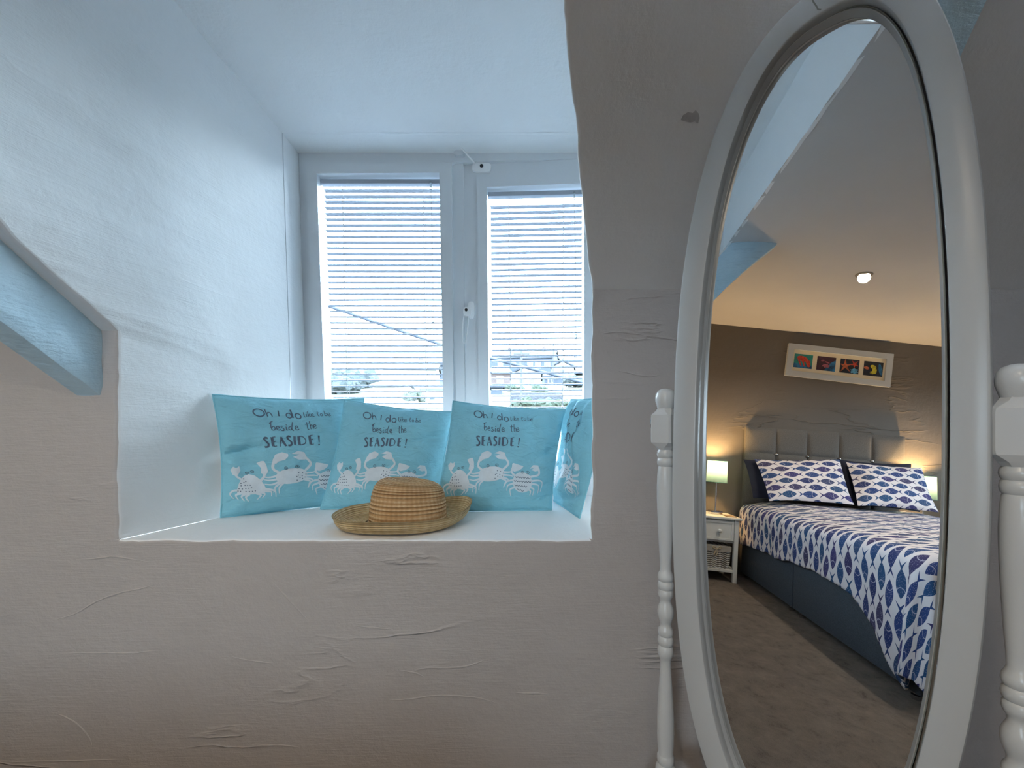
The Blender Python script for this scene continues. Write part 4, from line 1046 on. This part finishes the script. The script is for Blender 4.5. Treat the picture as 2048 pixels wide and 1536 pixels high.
photo(1, 'ph_plum', [('ph_blue', [(-.2, -1), (1, -1), (1, .6), (.5, .2)], 1), ('ph_pink', blob(.0, -.3, .4, .25, 0, 16, .2), 2), ('ph_pink', blob(-.4, .4, .2, .12, .3), 2.2), ('ph_pink', blob(.1, .2, .3, .1, -.4), 2.4)])
photo(2, 'ph_black', [('ph_sky', blob(.55, -.6, .4, .38, .4, 16, .25), 1), ('ph_orange', star(-.45, .0, .85, .4), 2), ('ph_red', star(.5, .35, .55, .9), 3)])
photo(3, 'ph_black', [('ph_blue', blob(.75, .0, .2, .8, .2), 1), ('ph_orange', blob(-.7, .05, .28, .2, -.4), 2), ('ph_yellow', blob(.0, .25, .36, .26, -.7), 3), ('ph_yellow', blob(.15, -.15, .24, .26, .3), 3.2), ('ph_yellow', blob(.05, -.5, .34, .22, .2, 16, .3), 3.4)])

# ------------------------------------------------------------------ recessed ceiling lights
def downlight(x, y, label, power):
    z = ceil_z(y); t = thing('downlight', label, 'ceiling light', V((x, y, z)), 'recessed ceiling lights')
    til = Matrix.Translation((x, y, z)) @ Matrix.Rotation(math.atan(.08), 4, 'X')
    bm = BM(); lathe(bm, [(.016, .006), (.019, .001), (.030, -.006), (.041, -.005), (.043, -.001)], (0, 0, 0), 40, mat=til, cap=False); obj('trim_ring', bm, 'ring', t)
    bm = BM(); lathe(bm, [(.0005, .0005), (.010, .0005), (.0175, .0015)], (0, 0, 0), 32, mat=til, cap=False); obj('lens', bm, 'led', t)
    l = bpy.data.lights.new('downlight_beam', 'SPOT'); l.energy = power; l.color = (1, .84, .64); l.spot_size = math.radians(150); l.spot_blend = .6; l.shadow_soft_size = .03
    o = bpy.data.objects.new('downlight_beam', l); COL.objects.link(o); o.location = (x, y, z - .02); return t
POW = dict(down=17, down_fill=15, lamp=18, sky=19.0)
downlight(-1.38, -.443, 'small lit recessed downlight in the ceiling above the bed', POW['down'])
for dx, dy, what in ((-.35, -.46, 'camera'), (-.2, -1.75, 'far side of the room')):  # unseen downlights added to brighten the room side
    downlight(dx, dy, 'added fill downlight out of view, in the ceiling by the ' + what, POW['down_fill'])

def bulb_light(p, e):
    l = bpy.data.lights.new('lamp_bulb_light', 'POINT'); l.energy = e; l.color = (1, .60, .24); l.shadow_soft_size = .03
    o = bpy.data.objects.new('lamp_bulb_light', l); COL.objects.link(o); o.location = p
bulb_light((LX, LY, .872), POW['lamp']); bulb_light((-2.385, -1.475, .872), POW['lamp'])

# ------------------------------------------------------------------ the view outside
def terr_py(D, s):
    """apparent height of the ground (photo pixel) at distance D, s = sideways slope of the ray"""
    k = [(12, 905), (22, 838), (34, 812), (50, 796), (70, 778), (110, 752), (160, 722), (240, 694), (300, 690)]
    if s > -.1: k = [(12, 905), (22, 838), (34, 812), (50, 790), (70, 772), (110, 750), (160, 735), (240, 728), (300, 726)]
    for (a, b), (c, d) in zip(k, k[1:]):
        if D <= c: return lerp(b, d, (D - a) / (c - a))
    return k[-1][1]
def terr_z(x, y):
    s = x / y; w = max(0, min(1, (s + .2) / .12))
    py = lerp(terr_py(y, -.3), terr_py(y, 0), w); return EYE + (CY - py) / F * y + .25 * nz((x * .1, y * .1, 0), 1, 3)
bm = BM(); rows = [[V((x_ * 12., y_, z_)) for x_ in [-.95 + 1.9 * k / 50 for k in range(51)]] for y_, z_ in ((2.4, -2.6), (5, -2.2), (8.5, -.9))]
for i in range(41):
    D = 12 * (300 / 12) ** (i / 40); rows.append([V((s * D, D, terr_z(s * D, D))) for s in [-.95 + 1.9 * k / 50 for k in range(51)]])
grid(bm, rows); single('hillside', bm, 'ground', 'pale green hillside with rough grass beyond the window', 'hill', (0, 12, -.2), kind='structure')

def house(label, px0, px1, base, eave, ridge, D, depth, along='x', wall='render_white', roof='slate', wins=(), rz=0, chim=None, cat='house', name='house', group=None):
    a, b = P(px0, base, D), P(px1, base, D); ze, zr = P(0, eave, D).z, P(0, ridge, D).z; z0 = a.z - 1.0; w = b.x - a.x; c = V(((a.x + b.x) / 2, D + depth / 2, a.z))
    R = Matrix.Translation(c) @ Matrix.Rotation(math.radians(rz), 4, 'Z')
    t = thing(name, label, cat, c, group)
    x0, x1, y0, y1 = -w / 2, w / 2, -depth / 2, depth / 2
    def fin(bm, nme, m, par): bmesh.ops.transform(bm, matrix=R, verts=bm.verts); return obj(nme, bm, m, par, False)
    h0, he, hr = z0 - c.z, ze - c.z, zr - c.z; ov_ = .3; th = .25
    bm = BM()
    if along == 'x':
        prism(bm, [(x0, y0, h0), (x0, y1, h0), (x0, y1, he), (x0, 0, hr - .15), (x0, y0, he)], (w, 0, 0))
        r2 = BM()
        for s in (-1, 1): prism(r2, [(x0 - ov_, 0, hr), (x1 + ov_, 0, hr), (x1 + ov_, s * (depth / 2 + ov_), he - .1), (x0 - ov_, s * (depth / 2 + ov_), he - .1)], (0, 0, th))
    else:
        prism(bm, [(x0, y0, h0), (x1, y0, h0), (x1, y0, he), (0, y0, hr - .15), (x0, y0, he)], (0, depth, 0))
        r2 = BM()
        for s in (-1, 1): prism(r2, [(0, y0 - ov_, hr), (0, y1 + ov_, hr), (s * (w / 2 + ov_), y1 + ov_, he - .1), (s * (w / 2 + ov_), y0 - ov_, he - .1)], (0, 0, th))
    fin(bm, 'walls', wall, t); fin(r2, 'roof', roof, t)
    for (u, v, ww, hh) in wins:
        bm = BM(); cx_ = lerp(x0, x1, u); cz_ = lerp(h0 + 1, he, v); box(bm, (cx_ - ww / 2, y0 - .08, cz_ - hh / 2), (cx_ + ww / 2, y0 + .05, cz_ + hh / 2)); f = fin(bm, 'window', 'render_white', t)
        bm = BM(); box(bm, (cx_ - ww / 2 + .08, y0 - .1, cz_ - hh / 2 + .08), (cx_ + ww / 2 - .08, y0 - .07, cz_ + hh / 2 - .08)); fin(bm, 'pane', 'house_glass', f)
    if chim:
        bm = BM(); cx_ = lerp(x0, x1, chim[0]); box(bm, (cx_ - .4, -.4, hr - .6), (cx_ + .4, .4, hr + chim[1])); ch = fin(bm, 'chimney', 'brick' if len(chim) < 3 else chim[2], t)
        for q in (-.18, .18): bm = BM(); tube(bm, [(cx_ + q, 0, hr + chim[1]), (cx_ + q, 0, hr + chim[1] + .4)], .12, 10); fin(bm, 'chimney_pot', 'brick', ch)
    return t
house('white house with pale roof on the hillside behind the left blind', 762, 866, 790, 738, 721, 62, 8, 'x', 'render_white', 'tile_pale', ((.25, .45, 1, 1.1), (.75, .45, 1, 1.1)), 6, (.65, .6, 'render_white'))
house('low white outbuilding below the left of the pale roofed house', 745, 808, 806, 772, 764, 52, 5, 'x', 'render_white', 'tile_pale', ((.75, .5, 1.2, .8),), 0, None, 'outbuilding', 'outbuilding')
house('tall grey blue house right of the pale roofed house', 861, 905, 775, 730, 721, 78, 7, 'x', 'render_grey', 'slate', ((.3, .6, .9, 1.2), (.7, .6, .9, 1.2)), 0)
house('small white cottage at the foot of the left pane', 846, 900, 812, 780, 771, 44, 4, 'x', 'render_white', 'slate', ((.35, .55, .7, .7), (.75, .55, .7, .7)), 0)
house('slate roofed semi, left of the two on the skyline in the right pane', 985, 1060, 742, 716, 697, 114, 8, 'x', 'render_grey', 'slate', ((.3, .5, 1.5, 1.2), (.65, .5, 1.5, 1.2), (.88, .5, 1.0, 1.2)), -14, (.45, .9))
house('slate roofed semi, right of the two on the skyline in the right pane', 1053, 1116, 742, 716, 697, 97, 8, 'x', 'render_grey', 'slate', ((.25, .5, 1.3, 1.2), (.5, .45, 1.3, 1.6), (.8, .5, 1.3, 1.2)), -14, (.6, .9))
house('white gabled bungalow in front of the skyline semis', 1022, 1082, 774, 748, 733, 66, 9, 'y', 'render_white', 'slate', ((.35, .4, 1.2, 1.0), (.7, .4, .8, 1.6)), 0)
house('blue grey garage wing right of the gabled bungalow', 1089, 1128, 770, 754, 747, 77, 6, 'x', 'render_grey', 'slate', ((.3, .5, 1.0, .8),), 0, None, 'garage', 'garage')
house('pink brick house left of the gabled bungalow', 976, 1014, 776, 746, 733, 64, 7, 'x', 'brick', 'slate', ((.45, .55, 1.0, 1.0),), 8)
house('small white gabled house at the right of the right pane', 1108, 1152, 752, 734, 722, 87, 6, 'y', 'render_white', 'slate', ((.5, .5, 1.2, 1.0),), -10)
house('white house highest at the far right of the right pane', 1124, 1180, 738, 722, 711, 110, 8, 'x', 'render_white', 'slate', ((.4, .55, 1.0, 1.0), (.7, .55, 1.0, 1.0)), 0, (.55, .8))
house('grey shed below the pink brick house', 982, 1004, 790, 774, 770, 50, 3, 'x', 'render_grey', 'slate', (), 0, None, 'shed', 'shed')
def bush(label, px, py, D, w, h, mat, seed, cat='bush', name='bush', group=None):
    c = P(px, py, D); c.z -= .2; bm = BM(); random.seed(seed)
    for k in range(9):
        q = V((random.uniform(-.5, .5) * w, random.uniform(-.25, .25) * w, h * random.uniform(.25, .62))); r = min(w, h * 1.6) * random.uniform(.22, .34)
        v0 = len(bm.verts); g = bmesh.ops.create_icosphere(bm, subdivisions=3, radius=r, matrix=Matrix.Translation(c + q))
        for v in g['verts']:
            d = (v.co - c - q); v.co += d * (.35 * nz(v.co, 2.2 / r, seed) + .2 * nz(v.co, 6 / r, seed))
    return single(name, bm, mat, label, cat, c, group, smooth=False)
bush('grey green shrub beside the small cottage in the left pane', 828, 806, 40, 1.5, 1.9, 'foliage', 2)
bush('blue green tree clump left of the white house in the left pane', 700, 790, 75, 9, 4.6, 'foliage_blue', 3, 'tree', 'tree_clump')
bush('darker tree clump on the slope at the far left of the left pane', 668, 796, 62, 5, 4.2, 'foliage_blue', 4, 'tree', 'tree_clump')
bush('low hedge across the foot of the right pane', 1085, 815, 33, 4.2, .9, 'foliage', 5, 'hedge', 'hedge')
bush('green bank hedge in front of the bungalow', 1052, 783, 58, 5.5, 1.2, 'foliage', 6, 'hedge', 'hedge')
bush('blue green hedge at the right edge of the right pane', 1156, 768, 66, 4, 1.7, 'foliage_blue', 7, 'hedge', 'hedge')
a, b = P(1020, 800, 42), P(1126, 797, 42); bm = BM(); box(bm, (a.x, 42, a.z - 1), (b.x, 42.5, a.z + .75), bev=.08); single('garden_wall', bm, 'stone', 'grey stone garden wall behind the telephone pole', 'wall', (a.x, 42, a.z))
def pole(label, px, base, top, D, r):
    a, b = P(px, base, D), P(px + 1, top, D); t = thing('telephone_pole', label, 'telephone pole', a)
    bm = BM(); tube(bm, [a - V((0, 0, 1)), b], [r, r * .75], 12); obj('shaft', bm, 'timber', t)
    bm = BM(); box(bm, b + V((-.7, -.06, -.35)), b + V((.7, .06, -.22))); obj('cross_arm', bm, 'timber', t, False); return b
p1 = pole('pale telephone pole standing in front of the bungalow', 1042, 812, 701, 38, .12); p2 = pole('thin telephone pole between the skyline houses on the right', 1106, 752, 688, 74, .13)
def cable(label, pts, r):
    bm = BM(); tube(bm, smooth_line(pts, 12), r, 10); return single('overhead_cable', bm, 'cable', label, 'cable', pts[0])
cable('thick overhead cable slanting down across both window panes', [P(470, 545, 6.0), P(660, 613, 6.2), P(885, 690, 6.5), P(980, 716, 6.65), P(1165, 765, 6.9), P(1330, 812, 7.2)], .023)
cable('thin phone wire running right from the nearer pole', [p1 + V((.6, 0, -.1)), p1.lerp(P(1190, 722, 70), .5) + V((0, 0, -.3)), P(1190, 722, 70)], .02)

# ------------------------------------------------------------------ daylight, camera
w = bpy.data.worlds.new('overcast_daylight'); S.world = w; w.use_nodes = True
nt = w.node_tree; bg = nt.nodes['Background']
tc = nt.nodes.new('ShaderNodeTexCoord'); sx = nt.nodes.new('ShaderNodeSeparateXYZ'); nt.links.new(tc.outputs['Generated'], sx.inputs[0])
rp = nt.nodes.new('ShaderNodeValToRGB'); nt.links.new(sx.outputs[2], rp.inputs[0])
e = rp.color_ramp.elements; e[0].position = 0; e[0].color = (.10, .11, .10, 1); e[1].position = 1; e[1].color = (.60, .79, 1.0, 1)
q = e.new(.49); q.color = (.10, .11, .10, 1); q = e.new(.505); q.color = (.75, .885, 1.0, 1)
mr = nt.nodes.new('ShaderNodeMapRange'); nt.links.new(sx.outputs[2], mr.inputs[0]); mr.inputs[1].default_value = -1; mr.inputs[2].default_value = 1
nt.links.new(mr.outputs[0], rp.inputs[0])
nt.links.new(rp.outputs[0], bg.inputs[0]); bg.inputs[1].default_value = POW['sky']
l = bpy.data.lights.new('window_portal', 'AREA'); l.shape = 'RECTANGLE'; l.size = 1.5; l.size_y = 1.6; l.cycles.is_portal = True
o = bpy.data.objects.new('window_portal', l); COL.objects.link(o); o.location = (-.23, 2.02, 1.40); o.rotation_euler = (-PI / 2, 0, 0)

l = bpy.data.lights.new('window_portal', 'AREA'); l.shape = 'RECTANGLE'; l.size = BW[1] - BW[0]; l.size_y = BW[3] - BW[2]; l.cycles.is_portal = True  # portal for the added fill window
o = bpy.data.objects.new('window_portal', l); COL.objects.link(o); o.location = (bc, YB - .08, (BW[2] + BW[3]) / 2); o.rotation_euler = (PI / 2, 0, 0)

cam = bpy.data.cameras.new('camera'); cam.sensor_width = 36; cam.lens = F / 2048 * 36; cam.shift_y = (CY - 768) / 2048; cam.clip_start = .02; cam.clip_end = 1000
co = bpy.data.objects.new('camera', cam); COL.objects.link(co); co.location = (0, 0, EYE); co.rotation_euler = (PI / 2, 0, 0); S.camera = co
vs_ = S.view_settings; vs_.view_transform = 'Standard'; vs_.look = 'None'; vs_.exposure = 0.78; vs_.gamma = 1; vs_.use_curve_mapping = False
S.cycles.max_bounces = 12; S.cycles.diffuse_bounces = 8; S.cycles.glossy_bounces = 6; S.cycles.transparent_max_bounces = 24; S.cycles.transmission_bounces = 8
S.cycles.sample_clamp_indirect = 8; S.cycles.caustics_reflective = False; S.cycles.caustics_refractive = False
